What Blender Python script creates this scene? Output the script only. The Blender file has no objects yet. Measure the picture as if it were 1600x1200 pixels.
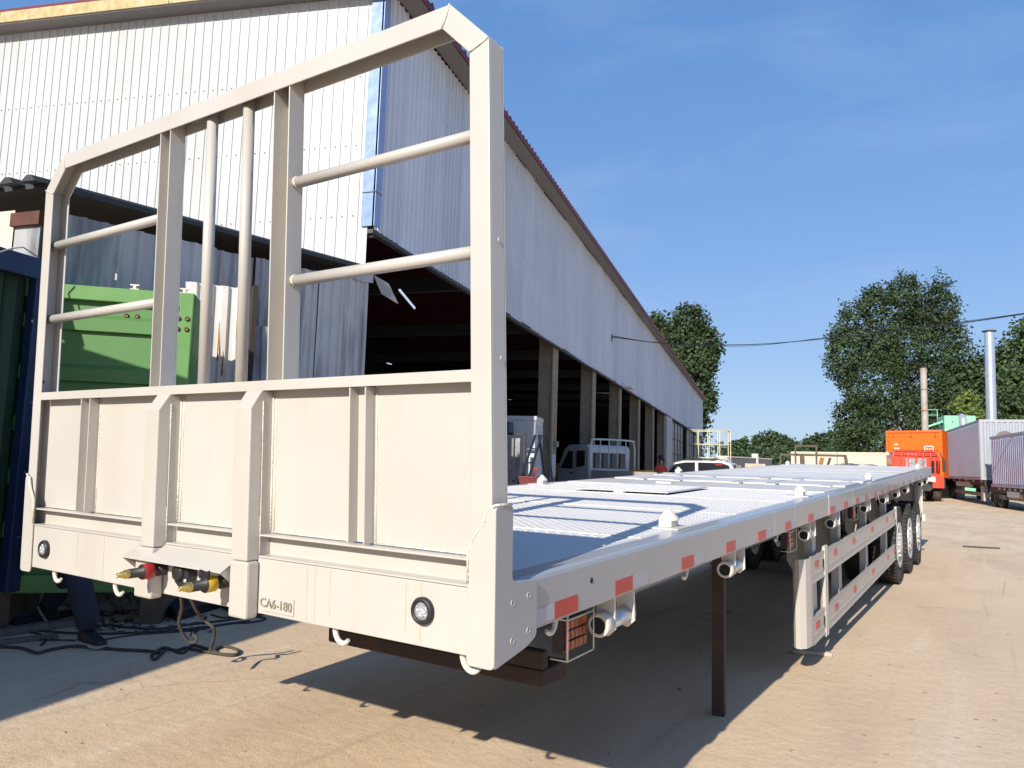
import bpy, bmesh, math, random
import numpy as np
from mathutils import Vector, Matrix
random.seed(7); rng=np.random.default_rng(7)
R=math.radians
scene=bpy.context.scene; col=scene.collection

# ------------------------------------------------------------------ camera, sky, sun, exposure
YAW,PIT,ROL=-0.5799,0.106,0.030
F_PX=1170.3
CAM=Vector((1.112,-1.639,1.383))
_f=Vector((math.sin(YAW)*math.cos(PIT),math.cos(YAW)*math.cos(PIT),math.sin(PIT)))
_r0=Vector((math.cos(YAW),-math.sin(YAW),0)); _u0=_r0.cross(_f)
_r=_r0*math.cos(ROL)+_u0*math.sin(ROL); _u=_u0*math.cos(ROL)-_r0*math.sin(ROL)
cd=bpy.data.cameras.new('camera'); cam=bpy.data.objects.new('camera',cd); col.objects.link(cam)
cd.sensor_width=36; cd.lens=36*F_PX/1600; cd.clip_start=0.05; cd.clip_end=3000
m=Matrix((( _r.x,_u.x,-_f.x,CAM.x),(_r.y,_u.y,-_f.y,CAM.y),(_r.z,_u.z,-_f.z,CAM.z),(0,0,0,1)))
cam.matrix_world=m; scene.camera=cam
def at(px,py,depth):
    "the place seen at a pixel of the 1600 px photograph, at a given real distance in front of the camera"
    return CAM+(_f+_r*((px-800)/F_PX)+_u*((600-py)/F_PX))*depth

SUN=Vector((0.20,-1.88,1.0)).normalized()      # towards the sun
EL=math.asin(SUN.z); AZ=math.atan2(SUN.x,SUN.y)
w=bpy.data.worlds.new('World'); scene.world=w; w.use_nodes=True
nt=w.node_tree; nt.nodes.clear()
wo=nt.nodes.new('ShaderNodeOutputWorld'); bg=nt.nodes.new('ShaderNodeBackground')
sk=nt.nodes.new('ShaderNodeTexSky'); sk.sky_type='NISHITA'; sk.sun_disc=False
sk.sun_elevation=EL; sk.sun_rotation=AZ; sk.altitude=0; sk.air_density=1.0; sk.dust_density=0.6; sk.ozone_density=2.2
# thin high cloud
tc=nt.nodes.new('ShaderNodeTexCoord'); mp=nt.nodes.new('ShaderNodeMapping'); mp.inputs['Scale'].default_value=(1.3,2.0,4.0); mp.inputs['Rotation'].default_value=(0.1,0.35,0.5)
nz=nt.nodes.new('ShaderNodeTexNoise'); nz.inputs['Scale'].default_value=2.3; nz.inputs['Detail'].default_value=7; nz.inputs['Roughness'].default_value=.55; nz.inputs['Distortion'].default_value=.5
cr=nt.nodes.new('ShaderNodeValToRGB'); cr.color_ramp.elements[0].position=.50; cr.color_ramp.elements[1].position=.82
cr.color_ramp.elements[0].color=(0,0,0,1); cr.color_ramp.elements[1].color=(.13,.13,.13,1)
mx=nt.nodes.new('ShaderNodeMixRGB'); mx.inputs['Color2'].default_value=(6.0,6.6,7.6,1)
nt.links.new(tc.outputs['Generated'],mp.inputs['Vector']); nt.links.new(mp.outputs[0],nz.inputs['Vector'])
nt.links.new(nz.outputs['Fac'],cr.inputs[0]); nt.links.new(cr.outputs[0],mx.inputs['Fac'])
# the sky texture, whitened by a clear summer haze that fades with height
sx=nt.nodes.new('ShaderNodeSeparateXYZ'); nt.links.new(tc.outputs['Generated'],sx.inputs[0])
hr=nt.nodes.new('ShaderNodeValToRGB'); e=hr.color_ramp.elements
e[0].position=0.0; e[0].color=(.325,.455,.70,1); e[1].position=.95; e[1].color=(.055,.15,.43,1)
for p_,c_ in ((.10,(.255,.405,.70)),(.26,(.18,.345,.69)),(.45,(.13,.30,.67)),(.65,(.10,.26,.62))):
    q=hr.color_ramp.elements.new(p_); q.color=(*c_,1)
nt.links.new(sx.outputs['Z'],hr.inputs[0])
sc_=nt.nodes.new('ShaderNodeVectorMath'); sc_.operation='SCALE'; sc_.inputs['Scale'].default_value=7.6; nt.links.new(hr.outputs[0],sc_.inputs[0])
m0=nt.nodes.new('ShaderNodeMixRGB'); m0.inputs['Fac'].default_value=.72; nt.links.new(sk.outputs[0],m0.inputs['Color1']); nt.links.new(sc_.outputs[0],m0.inputs['Color2'])
nt.links.new(m0.outputs[0],mx.inputs['Color1']); nt.links.new(mx.outputs[0],bg.inputs['Color'])
bg.inputs['Strength'].default_value=0.116
nt.links.new(bg.outputs[0],wo.inputs['Surface'])
sd=bpy.data.lights.new('sun','SUN'); sd.energy=5.0; sd.angle=R(.55); sd.color=(1.0,.93,.81)
so=bpy.data.objects.new('sun',sd); col.objects.link(so)
so.rotation_euler=SUN.to_track_quat('Z','Y').to_euler()
vs=scene.view_settings; vs.view_transform='Standard'; vs.look='None'; vs.gamma=1; vs.exposure=0.37; vs.use_curve_mapping=False

# ------------------------------------------------------------------ materials
MATS={}
def mat(name,c,rough=.55,metal=0,var=.06,vs_=6.0,bump=0,bs=60,streak=0,dirt=None,dirt_amt=0,dirt_scale=3.0,emit=None,spec=.5,coat=0,coords='Object',stretch=(1,1,1),orand=0):
    if name in MATS: return MATS[name]
    M=bpy.data.materials.new(name); M.use_nodes=True; t=M.node_tree; b=t.nodes['Principled BSDF']
    b.inputs['Roughness'].default_value=rough; b.inputs['Metallic'].default_value=metal
    b.inputs['Specular IOR Level'].default_value=spec
    if coat: b.inputs['Coat Weight'].default_value=coat; b.inputs['Coat Roughness'].default_value=.12
    tcn=t.nodes.new('ShaderNodeTexCoord'); mp=t.nodes.new('ShaderNodeMapping'); mp.inputs['Scale'].default_value=stretch
    t.links.new(tcn.outputs[coords],mp.inputs[0])
    last=None
    n=t.nodes.new('ShaderNodeTexNoise'); n.inputs['Scale'].default_value=vs_; n.inputs['Detail'].default_value=5
    t.links.new(mp.outputs[0],n.inputs['Vector'])
    mr=t.nodes.new('ShaderNodeMapRange'); mr.inputs['From Min'].default_value=.3; mr.inputs['From Max'].default_value=.7
    mr.inputs['To Min'].default_value=1-var; mr.inputs['To Max'].default_value=1+var; t.links.new(n.outputs['Fac'],mr.inputs['Value'])
    mu=t.nodes.new('ShaderNodeVectorMath'); mu.operation='SCALE'; mu.inputs[0].default_value=c[:3]; t.links.new(mr.outputs[0],mu.inputs['Scale'])
    last=mu.outputs[0]
    if orand:
        oi=t.nodes.new('ShaderNodeObjectInfo'); mo=t.nodes.new('ShaderNodeMapRange'); mo.inputs['To Min'].default_value=1-orand; mo.inputs['To Max'].default_value=1+orand
        t.links.new(oi.outputs['Random'],mo.inputs['Value']); m4=t.nodes.new('ShaderNodeVectorMath'); m4.operation='SCALE'; t.links.new(last,m4.inputs[0]); t.links.new(mo.outputs[0],m4.inputs['Scale']); last=m4.outputs[0]
        av=t.nodes.new('ShaderNodeVectorMath'); av.operation='ADD'; cx=t.nodes.new('ShaderNodeVectorMath'); cx.operation='SCALE'; cx.inputs[0].default_value=(37,19,5); t.links.new(oi.outputs['Random'],cx.inputs['Scale'])
        t.links.new(tcn.outputs[coords],av.inputs[0]); t.links.new(cx.outputs[0],av.inputs[1]); tcv=av.outputs[0]; t.links.new(tcv,mp.inputs[0])
    else: tcv=tcn.outputs[coords]
    if dirt:
        n2=t.nodes.new('ShaderNodeTexNoise'); n2.inputs['Scale'].default_value=dirt_scale; n2.inputs['Detail'].default_value=8; n2.inputs['Roughness'].default_value=.62
        mp2=t.nodes.new('ShaderNodeMapping'); mp2.inputs['Scale'].default_value=(1,1,1) if not streak else (1,1,.12)
        t.links.new(tcv,mp2.inputs[0]); t.links.new(mp2.outputs[0],n2.inputs['Vector'])
        r2=t.nodes.new('ShaderNodeMapRange'); r2.inputs['From Min'].default_value=.5; r2.inputs['From Max'].default_value=.68; r2.inputs['To Max'].default_value=dirt_amt
        t.links.new(n2.outputs['Fac'],r2.inputs['Value'])
        mm=t.nodes.new('ShaderNodeMixRGB'); mm.inputs['Color2'].default_value=(*dirt,1)
        t.links.new(r2.outputs[0],mm.inputs['Fac']); t.links.new(last,mm.inputs['Color1']); last=mm.outputs[0]
    t.links.new(last,b.inputs['Base Color'])
    # roughness variation
    rr=t.nodes.new('ShaderNodeMapRange'); rr.inputs['To Min'].default_value=max(0,rough-.07); rr.inputs['To Max'].default_value=min(1,rough+.09)
    t.links.new(n.outputs['Fac'],rr.inputs['Value']); t.links.new(rr.outputs[0],b.inputs['Roughness'])
    if bump:
        n3=t.nodes.new('ShaderNodeTexNoise'); n3.inputs['Scale'].default_value=bs; n3.inputs['Detail'].default_value=4
        t.links.new(mp.outputs[0],n3.inputs['Vector'])
        bp=t.nodes.new('ShaderNodeBump'); bp.inputs['Strength'].default_value=bump; bp.inputs['Distance'].default_value=.02
        t.links.new(n3.outputs['Fac'],bp.inputs['Height']); t.links.new(bp.outputs[0],b.inputs['Normal'])
    if emit:
        b.inputs['Emission Color'].default_value=(*emit[0],1); b.inputs['Emission Strength'].default_value=emit[1]
    MATS[name]=M; return M
cream =mat('cream_paint',(.475,.452,.415),.38,var=.045,vs_=2.2,bump=.10,bs=5,dirt=(.40,.32,.22),dirt_amt=.22,dirt_scale=2.4,streak=1,coat=.25)
creamb=mat('cream_bright',(.60,.57,.51),.38,var=.04,dirt=(.5,.43,.33),dirt_amt=.15)
silver=mat('shaded_side_paint',(.33,.34,.355),.30,var=.04,vs_=2,bump=.06,bs=7,dirt=(.42,.40,.37),dirt_amt=.25,dirt_scale=2.2,streak=1,coat=.35)  # grey copy of the cream; the side faces' shade is put into this colour
deckm =mat('deck_paint',(.60,.595,.585),.5,var=.05,vs_=3,dirt=(.44,.42,.38),dirt_amt=.3,dirt_scale=1.1)
treadm=mat('tread_paint',(.70,.68,.66),.4,var=.03)
black =mat('black_rubber',(.018,.018,.02),.5,var=.2)
tyrem =mat('tyre_rubber',(.028,.027,.026),.72,var=.25,vs_=14,dirt=(.16,.125,.085),dirt_amt=.5,dirt_scale=5)
rimm  =mat('rim_silver',(.62,.62,.60),.35,metal=.25,var=.05,dirt=(.3,.25,.18),dirt_amt=.2)
redref=mat('reflector_red',(.46,.035,.03),.3,var=.12,vs_=60)
whiref=mat('reflector_white',(.40,.40,.43),.35,var=.03,vs_=20)
brass =mat('brass',(.62,.46,.14),.28,metal=.9)
redpl =mat('red_plastic',(.42,.03,.035),.32); yelpl=mat('yellow_plastic',(.62,.42,.03),.32)
lensm =mat('clear_lens',(.62,.64,.70),.08,metal=.6,var=.35,vs_=160,bump=.6,bs=220)
dark  =mat('black_and_hole_shade',(.012,.011,.010),.8)  # black parts, and discs and strips that paint the shade inside openings
zinc  =mat('zinc_tube',(.50,.54,.60),.32,metal=.5,var=.08)
brownst=mat('brown_primer',(.034,.022,.019),.75,var=.2,vs_=9,dirt=(.11,.05,.03),dirt_amt=.5,dirt_scale=6)
chass =mat('chassis_grey',(.40,.395,.38),.5,var=.08,dirt=(.2,.18,.15),dirt_amt=.3)
amber =mat('amber_lens',(.30,.085,.028),.25,var=.3,vs_=50)
weldm =mat('weld_bead',(.66,.62,.53),.35,var=.1,vs_=80,bump=.5,bs=150)

def ground_material():
    M=bpy.data.materials.new('dusty_concrete'); M.use_nodes=True; t=M.node_tree; b=t.nodes['Principled BSDF']; b.inputs['Roughness'].default_value=.88; b.inputs['Specular IOR Level'].default_value=.25
    tc=t.nodes.new('ShaderNodeTexCoord')
    def noise(s,d,ro=.55,scale=(1,1,1),rot=0,dist=0):
        mp=t.nodes.new('ShaderNodeMapping'); mp.inputs['Scale'].default_value=scale; mp.inputs['Rotation'].default_value=(0,0,rot); t.links.new(tc.outputs['Object'],mp.inputs[0])
        n=t.nodes.new('ShaderNodeTexNoise'); n.inputs['Scale'].default_value=s; n.inputs['Detail'].default_value=d; n.inputs['Roughness'].default_value=ro; n.inputs['Distortion'].default_value=dist
        t.links.new(mp.outputs[0],n.inputs['Vector']); return n.outputs['Fac']
    def ramp(v,a,b_,lo=0,hi=1):
        r=t.nodes.new('ShaderNodeMapRange'); r.inputs['From Min'].default_value=a; r.inputs['From Max'].default_value=b_; r.inputs['To Min'].default_value=lo; r.inputs['To Max'].default_value=hi; t.links.new(v,r.inputs['Value']); return r.outputs[0]
    def mix(f,c1,c2):
        m=t.nodes.new('ShaderNodeMixRGB'); t.links.new(f,m.inputs['Fac'])
        for s,c in (('Color1',c1),('Color2',c2)):
            if isinstance(c,tuple): m.inputs[s].default_value=(*c,1)
            else: t.links.new(c,m.inputs[s])
        return m.outputs[0]
    c=mix(ramp(noise(.22,6),.38,.62),(.76,.58,.395),(.67,.505,.34))
    c=mix(ramp(noise(1.1,7,.6,(1,.45,1),R(12)),.48,.70,0,.75),c,(.54,.415,.285))
    c=mix(ramp(noise(.8,8,.65,(2.4,.22,1),R(-14),.6),.52,.66,0,.55),c,(.80,.66,.49))
    c=mix(ramp(noise(1.6,6,.6,(3.5,.16,1),R(9),.4),.60,.70,0,.5),c,(.46,.35,.24))
    c=mix(ramp(noise(30,6,.7),.35,.70,0,.30),c,(.35,.27,.185))
    c=mix(ramp(noise(130,3,.6),.62,.70,0,.45),c,(.22,.165,.115))
    # oil and rubber marks
    c=mix(ramp(noise(.55,5,.6,(1,1,1),0,1.2),.66,.74,0,.45),c,(.22,.175,.13))
    c=mix(ramp(noise(2.3,6,.7,(5,.12,1),R(-6),.3),.64,.70,0,.4),c,(.25,.19,.135))
    vo=t.nodes.new('ShaderNodeTexVoronoi'); vo.feature='DISTANCE_TO_EDGE'; vo.inputs['Scale'].default_value=.55
    nd=t.nodes.new('ShaderNodeTexNoise'); nd.inputs['Scale'].default_value=2.5; nd.inputs['Detail'].default_value=6; t.links.new(tc.outputs['Object'],nd.inputs['Vector'])
    vm=t.nodes.new('ShaderNodeMixRGB'); vm.inputs['Fac'].default_value=.22; t.links.new(tc.outputs['Object'],vm.inputs['Color1']); t.links.new(nd.outputs['Color'],vm.inputs['Color2']); t.links.new(vm.outputs[0],vo.inputs['Vector'])
    ck=ramp(vo.outputs['Distance'],.0,.006,.55,0); mk_=t.nodes.new('ShaderNodeMath'); mk_.operation='MULTIPLY'; t.links.new(ck,mk_.inputs[0]); t.links.new(ramp(noise(.5,3),.5,.6,0,.8),mk_.inputs[1])
    c=mix(mk_.outputs[0],c,(.25,.19,.13))
    t.links.new(c,b.inputs['Base Color'])
    bp=t.nodes.new('ShaderNodeBump'); bp.inputs['Strength'].default_value=.55; bp.inputs['Distance'].default_value=.02
    add=t.nodes.new('ShaderNodeMath'); add.operation='ADD'; t.links.new(noise(9,8,.65),add.inputs[0]); 
    m2=t.nodes.new('ShaderNodeMath'); m2.operation='MULTIPLY'; m2.inputs[1].default_value=.35; t.links.new(noise(90,4,.7),m2.inputs[0]); t.links.new(m2.outputs[0],add.inputs[1])
    t.links.new(add.outputs[0],bp.inputs['Height']); t.links.new(bp.outputs[0],b.inputs['Normal'])
    return M

# ------------------------------------------------------------------ mesh helpers
def tag(o,label=None,cat=None,group=None,kind=None):
    if label: o['label']=label
    if cat: o['category']=cat
    if group: o['group']=group
    if kind: o['kind']=kind
    return o
def empty(name,loc=(0,0,0),rz=0,label=None,cat=None,group=None):
    o=bpy.data.objects.new(name,None); col.objects.link(o); o.location=loc; o.rotation_euler=(0,0,rz); o.empty_display_size=.2
    return tag(o,label,cat,group)
class MB:
    def __init__(s,xf=None): s.v=[]; s.f=[]; s.xf=xf; s.sm=[]
    def add(s,vs,fs,smooth=False):
        k=len(s.v); s.v+= [tuple(v) for v in vs]; s.f+=[tuple(k+i for i in f) for f in fs]; s.sm+=[smooth]*len(fs); return s
    def box(s,a,b,M=None):
        x0,y0,z0=a; x1,y1,z1=b
        vs=[Vector(p) for p in ((x0,y0,z0),(x1,y0,z0),(x1,y1,z0),(x0,y1,z0),(x0,y0,z1),(x1,y0,z1),(x1,y1,z1),(x0,y1,z1))]
        if M is not None: vs=[M@v for v in vs]
        return s.add(vs,[(0,3,2,1),(4,5,6,7),(0,1,5,4),(1,2,6,5),(2,3,7,6),(3,0,4,7)])
    def obox(s,p,q,w,h,up=(0,0,1)):
        "bar from p to q, w wide, h high"
        p=Vector(p);q=Vector(q);d=(q-p).normalized(); a=d.cross(Vector(up))
        if a.length<1e-4: a=d.cross(Vector((0,1,0)))
        a.normalize(); b=a.cross(d)
        vs=[]
        for e in (p,q):
            for (i,j) in ((-1,-1),(1,-1),(1,1),(-1,1)): vs.append(e+a*(i*w/2)+b*(j*h/2))
        return s.add(vs,[(0,1,2,3),(7,6,5,4),(0,4,5,1),(1,5,6,2),(2,6,7,3),(3,7,4,0)])
    def tube(s,pts,r,n=10,caps=True,rs=None,smooth=True):
        pts=[Vector(p) for p in pts]; k0=len(s.v); prev=None; rings=[]
        for i,p in enumerate(pts):
            d=(pts[min(i+1,len(pts)-1)]-pts[max(i-1,0)]).normalized()
            if prev is None:
                a=d.cross(Vector((0,0,1))); 
                if a.length<1e-3: a=d.cross(Vector((1,0,0)))
            else: a=prev-d*prev.dot(d)
            a.normalize(); prev=a; b=d.cross(a)
            rr=rs[i] if rs else r
            rings.append([p+(a*math.cos(2*math.pi*j/n)+b*math.sin(2*math.pi*j/n))*rr for j in range(n)])
        vs=[v for rg in rings for v in rg]; fs=[]
        for i in range(len(pts)-1):
            for j in range(n): fs.append((i*n+j,i*n+(j+1)%n,(i+1)*n+(j+1)%n,(i+1)*n+j))
        s.add(vs,fs,smooth)
        if caps:
            s.f+=[tuple(k0+j for j in reversed(range(n))),tuple(k0+(len(pts)-1)*n+j for j in range(n))]; s.sm+=[False,False]
        return s
    def lathe(s,c,axis,prof,n=24,smooth=True,closed=False):
        "prof: (distance along axis, radius)"
        c=Vector(c); d=Vector(axis).normalized(); a=d.cross(Vector((0,0,1)))
        if a.length<1e-3: a=Vector((1,0,0))
        a.normalize(); b=d.cross(a); vs=[];fs=[]
        for (t,r) in prof:
            for j in range(n): vs.append(c+d*t+(a*math.cos(2*math.pi*j/n)+b*math.sin(2*math.pi*j/n))*r)
        m=len(prof)
        for i in range(m-1 if not closed else m):
            i2=(i+1)%m
            for j in range(n): fs.append((i*n+j,i*n+(j+1)%n,i2*n+(j+1)%n,i2*n+j))
        s.add(vs,fs,smooth)
        return s
    def prism(s,poly,axis_vec,smooth=False):
        "poly: 3d points in a plane, extruded by axis_vec"
        n=len(poly); a=[Vector(p) for p in poly]; b=[p+Vector(axis_vec) for p in a]
        fs=[tuple(range(n))[::-1],tuple(range(n,2*n))]+[(i,(i+1)%n,n+(i+1)%n,n+i) for i in range(n)]
        return s.add(a+b,fs,smooth)
    def build(s,name,m,parent=None,bev=0,label=None,normals=True):
        me=bpy.data.meshes.new(name); vs=s.v
        if s.xf: vs=[s.xf(v) for v in vs]
        me.from_pydata([tuple(v) for v in vs],[],s.f); me.materials.append(m)
        for p,f in zip(me.polygons,s.sm): p.use_smooth=f
        if normals:
            bm=bmesh.new(); bm.from_mesh(me); bmesh.ops.recalc_face_normals(bm,faces=bm.faces); bm.to_mesh(me); bm.free()
        o=bpy.data.objects.new(name,me); col.objects.link(o)
        if parent: o.parent=parent
        if bev:
            b=o.modifiers.new('bevel','BEVEL'); b.width=bev; b.segments=2; b.limit_method='ANGLE'; b.angle_limit=R(40)
        if label: o['label']=label
        return o
def mesh_np(name,V,Fq,m,parent=None):
    me=bpy.data.meshes.new(name); me.from_pydata(V.tolist(),[],Fq.tolist()); me.materials.append(m)
    o=bpy.data.objects.new(name,me); col.objects.link(o)
    if parent: o.parent=parent
    return o
def share(o,parent,name=None,loc=None,rz=None):
    c=bpy.data.objects.new(name or o.name.split('.')[0],o.data); col.objects.link(c); c.parent=parent
    c.location=o.location; c.rotation_euler=o.rotation_euler; c.scale=o.scale
    for md in o.modifiers:
        if md.type=='BEVEL':
            b=c.modifiers.new('bevel','BEVEL'); b.width=md.width; b.segments=md.segments; b.limit_method='ANGLE'; b.angle_limit=md.angle_limit
    if loc is not None: c.location=loc
    if rz is not None: c.rotation_euler=(0,0,rz)
    return c
def copy_tree(o,parent=None):
    c=o.copy(); col.objects.link(c); c.parent=parent
    for ch in list(o.children): copy_tree(ch,c)
    return c
def text_mesh(body,size,depth,m,parent,name='lettering',wscale=1):
    cu=bpy.data.curves.new('tmp','FONT'); cu.body=body; cu.size=size; cu.extrude=depth; cu.align_x='CENTER'; cu.align_y='CENTER'
    to=bpy.data.objects.new('tmp',cu); col.objects.link(to)
    dg=bpy.context.evaluated_depsgraph_get(); dg.update()
    me=bpy.data.meshes.new_from_object(to.evaluated_get(dg)); bpy.data.objects.remove(to)
    for v in me.vertices: v.co.x*=wscale
    me.materials.clear(); me.materials.append(m)
    o=bpy.data.objects.new(name,me); col.objects.link(o); o.parent=parent
    return o

# ------------------------------------------------------------------ ground
g=MB(); g.add([(-900,-300,0),(900,-300,0),(900,1500,0),(-900,1500,0)],[(0,1,2,3)])
gr=g.build('ground',ground_material()); tag(gr,'pale dusty concrete yard with faint tyre marks',kind='structure')

# ------------------------------------------------------------------ warehouse frame of reference
K0=Vector((-7.35,7.0,0)); D=Vector((-.2602,.9656,0)); N=Vector((.9656,.2602,0))
def S(s,off=0,z=0): return K0+D*s+N*off+Vector((0,0,z))
WHrot=math.atan2(D.y,D.x)   # local x along D ; local y = left of D = -N ; so off -> -y

sheetw=mat('gable_white_sheet',(.47,.485,.50),.45,var=.06,vs_=1.2,dirt=(.38,.38,.36),dirt_amt=.35,dirt_scale=1.7,streak=1,orand=.07)
sheetg=mat('side_zinc_sheet',(.64,.68,.735),.42,var=.05,vs_=.8,orand=.07,dirt=(.38,.40,.44),dirt_amt=.2,dirt_scale=1.5,streak=1)
sheetd=mat('weathered_sheet',(.52,.52,.52),.6,orand=.15,var=.12,vs_=2,dirt=(.07,.075,.085),dirt_amt=.85,dirt_scale=2.6,streak=1)
sheetd2=mat('weathered_sheet_dark',(.38,.38,.385),.6,orand=.2,var=.15,vs_=2,dirt=(.05,.055,.065),dirt_amt=.9,dirt_scale=2.8,streak=1)
flash=mat('flashing_blue',(.26,.35,.55),.25,metal=.45,var=.05)
barge=mat('barge_moss',(.42,.34,.17),.8,var=.2,vs_=9,dirt=(.50,.48,.40),dirt_amt=.6)
redroof=mat('eave_red',(.13,.018,.025),.5,var=.2)
soff=mat('soffit_grey',(.20,.19,.19),.7)
concol=mat('dusty_concrete_column',(.27,.225,.17),.85,var=.15,vs_=4,dirt=(.14,.11,.08),dirt_amt=.5,dirt_scale=3,streak=1,bump=.3,bs=30)
coledge=mat('column_edge',(.42,.35,.25),.8)
inter=mat('interior_shade',(.055,.050,.060),.9)  # near-black; the dark of the shaded inside is put into the colour
darkmetal=mat('dark_metal',(.05,.052,.058),.6,var=.2)
screwm=mat('rusty_screw',(.08,.05,.035),.7)

wh=empty('warehouse',K0,WHrot,'long metal-clad warehouse with white gable, zinc side wall and dark open bays','building')
# local coordinates: x=s, y=-off, z
def ribbed(width,z0,z1,pitch,rw,rh,up=None,slope=0,side=1):
    """profile along x, ribs standing proud by rh; z1 may rise with slope*x ; returns MB in local x/z, facing -y"""
    b=MB(); xs=[(0,0)]
    n=max(1,round(width/pitch)); p=width/n
    for i in range(n):
        c=p*(i+.5); xs+=[(c-rw,0),(c-rw*.55,-rh),(c+rw*.55,-rh),(c+rw,0)]
    xs.append((width,0)); vs=[];fs=[]
    for (x,y) in xs: vs+=[(x,y,z0),(x,y,z1+slope*x)]
    for i in range(len(xs)-1): fs.append((2*i,2*i+2,2*i+3,2*i+1))
    b.add(vs,fs); 
    return b
# side wall sheets: face +N  => local -y
SH=.9
proto=ribbed(SH-.004,5.12,9.36,.18,.026,.034).build('side_panel',sheetg,wh)
proto.location=(0.04,0,0)
protos=[proto]
for k in range(1,4):
    mm=sheetg.copy() if False else sheetg
for i in range(1,88):
    o=share(proto,wh,'side_panel',(0.04+i*SH,random.uniform(-.006,.006),0))
    o.location.z=random.uniform(-.03,.03)
# gable sheets: go along local +y?  gable lies at s=0, from off 0 to off -9.. => local y 0..; facing -D => local -x
gab=[]
for i in range(0,16):
    y0=.10+i*.8; top=9.18+.075*y0; bot=4.42 if i>0 else 4.40
    b=MB(); xs=[(0,0)]; n=4; p=.796/n
    for k in range(n):
        c=p*(k+1)-.012; xs+=[(c-.010,0),(c-.006,-.016),(c+.006,-.016),(c+.010,0)]
    xs.append((.796,0)); vs=[];fs=[]
    for (u,d) in xs: vs+=[(d,y0+u,bot),(d,y0+u,top+.075*u)]
    for k in range(len(xs)-1): fs.append((2*k,2*k+1,2*k+3,2*k+2))
    b.add(vs,fs); o=b.build('gable_panel',sheetw,wh); o.location=(random.uniform(-.004,.004),0,0)
b=MB()
for zz in (6.55,7.75,5.35):
    for i in range(64):
        y=.13+i*.2
        b.box((-.024,y+.04,zz+.075*y*(zz-4.4)/5),(-.001,y+.052,zz+.075*y*(zz-4.4)/5+.011))
b.build('fixing_screws',screwm,wh)['kind']='stuff'
# backing walls so light does not leak
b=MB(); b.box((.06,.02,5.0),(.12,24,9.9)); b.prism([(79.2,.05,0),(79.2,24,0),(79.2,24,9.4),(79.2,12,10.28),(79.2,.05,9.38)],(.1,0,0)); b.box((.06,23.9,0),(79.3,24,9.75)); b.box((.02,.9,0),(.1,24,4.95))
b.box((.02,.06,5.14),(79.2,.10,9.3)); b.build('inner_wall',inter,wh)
# corner flashing
b=MB(); b.box((-.035,.0,5.16),(-.022,.20,9.25)); b.build('corner_flashing',flash,wh)
b=MB(); b.box((-.035,-.045,5.16),(.17,-.032,9.25)); b.build('corner_flashing',mat('flashing_shade_side',(.30,.38,.56),.3,metal=.3),wh)
b=MB(); b.box((-.044,-.05,5.72),(.172,-.046,5.735)); b.box((-.044,-.05,5.72),(-.036,.2,5.735)); b.build('flashing_joint',darkmetal,wh)
# roof, eave, barge board
def roofz(y): return 9.42+.075*y
b=MB(); b.add([(-.35,-.42,9.40),(79.6,-.42,9.40),(79.6,12,roofz(12)+.0),(-.35,12,roofz(12)),(-.35,-.42,9.46),(79.6,-.42,9.46),(79.6,12,roofz(12)+.06),(-.35,12,roofz(12)+.06)],[(0,1,2,3),(4,5,6,7),(0,1,5,4),(1,2,6,5),(2,3,7,6),(3,0,4,7)])
b.add([(-.35,12,roofz(12)),(79.6,12,roofz(12)),(79.6,24.4,9.46),(-.35,24.4,9.46)],[(0,1,2,3)])
b.build('roof',redroof,wh)
b=MB()
for i in range(300):
    x=-.2+i*.265; b.prism([(x,-.46,9.47),(x+.05,-.46,9.53),(x+.10,-.46,9.53),(x+.15,-.46,9.47)],(0,.3,.02))
o=b.build('roof_ribs',redroof,wh); o['kind']='stuff'
b=MB(); b.box((-.34,-.455,9.36),(79.6,-.43,9.47)); b.build('eave_trim',redroof,wh)
b=MB(); b.box((-.30,-.41,9.37),(79.2,-.03,9.39)); b.build('soffit',soff,wh)
for y0,y1 in ((-.3,4.2),(4.21,8.4),(8.41,13)):
    b=MB(); b.prism([(-.36,y0,9.20+.075*y0),(-.36,y1,9.20+.075*y1),(-.36,y1,9.42+.075*y1),(-.36,y0,9.42+.075*y0)],(.03,0,0)); b.build('barge_board',barge,wh)
b=MB(); b.prism([(-.33,-.3,9.16),(-.33,13,10.15),(-.33,13,10.19),(-.33,-.3,9.20)],(.33,0,0)); b.build('barge_soffit',soff,wh)
# bottom trim of side cladding
b=MB(); b.box((.0,-.005,5.05),(79.1,.10,5.115)); b.build('drip_trim',darkmetal,wh)
# columns: flanged, first one seen at s about 12.5, every 6 m
def column(s):
    b=MB(); b.box((s-.20,.12,0),(s+.20,.62,5.6)); c=b.build('column',concol,wh)
    b=MB(); b.box((s+.20,.11,0),(s+.25,.17,5.5)); b.build('column_flange',coledge,c)
    b=MB(); b.box((s-.25,.11,0),(s-.20,.17,5.5)); b.build('column_flange',coledge,c)
    return c
for k in range(12): column(12.3+6.0*k if k else 12.3)
b=MB()
for k in range(-1,13):
    x=6.3+6*k if k>=0 else 1.0
    b.box((x-.08,.5,5.6),(x+.08,23.5,5.95))
b.build('roof_beams',darkmetal,wh)
b=MB(); b.box((.2,.3,5.35),(79,.45,5.6)); b.build('lintel_beam',inter,wh)
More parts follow.
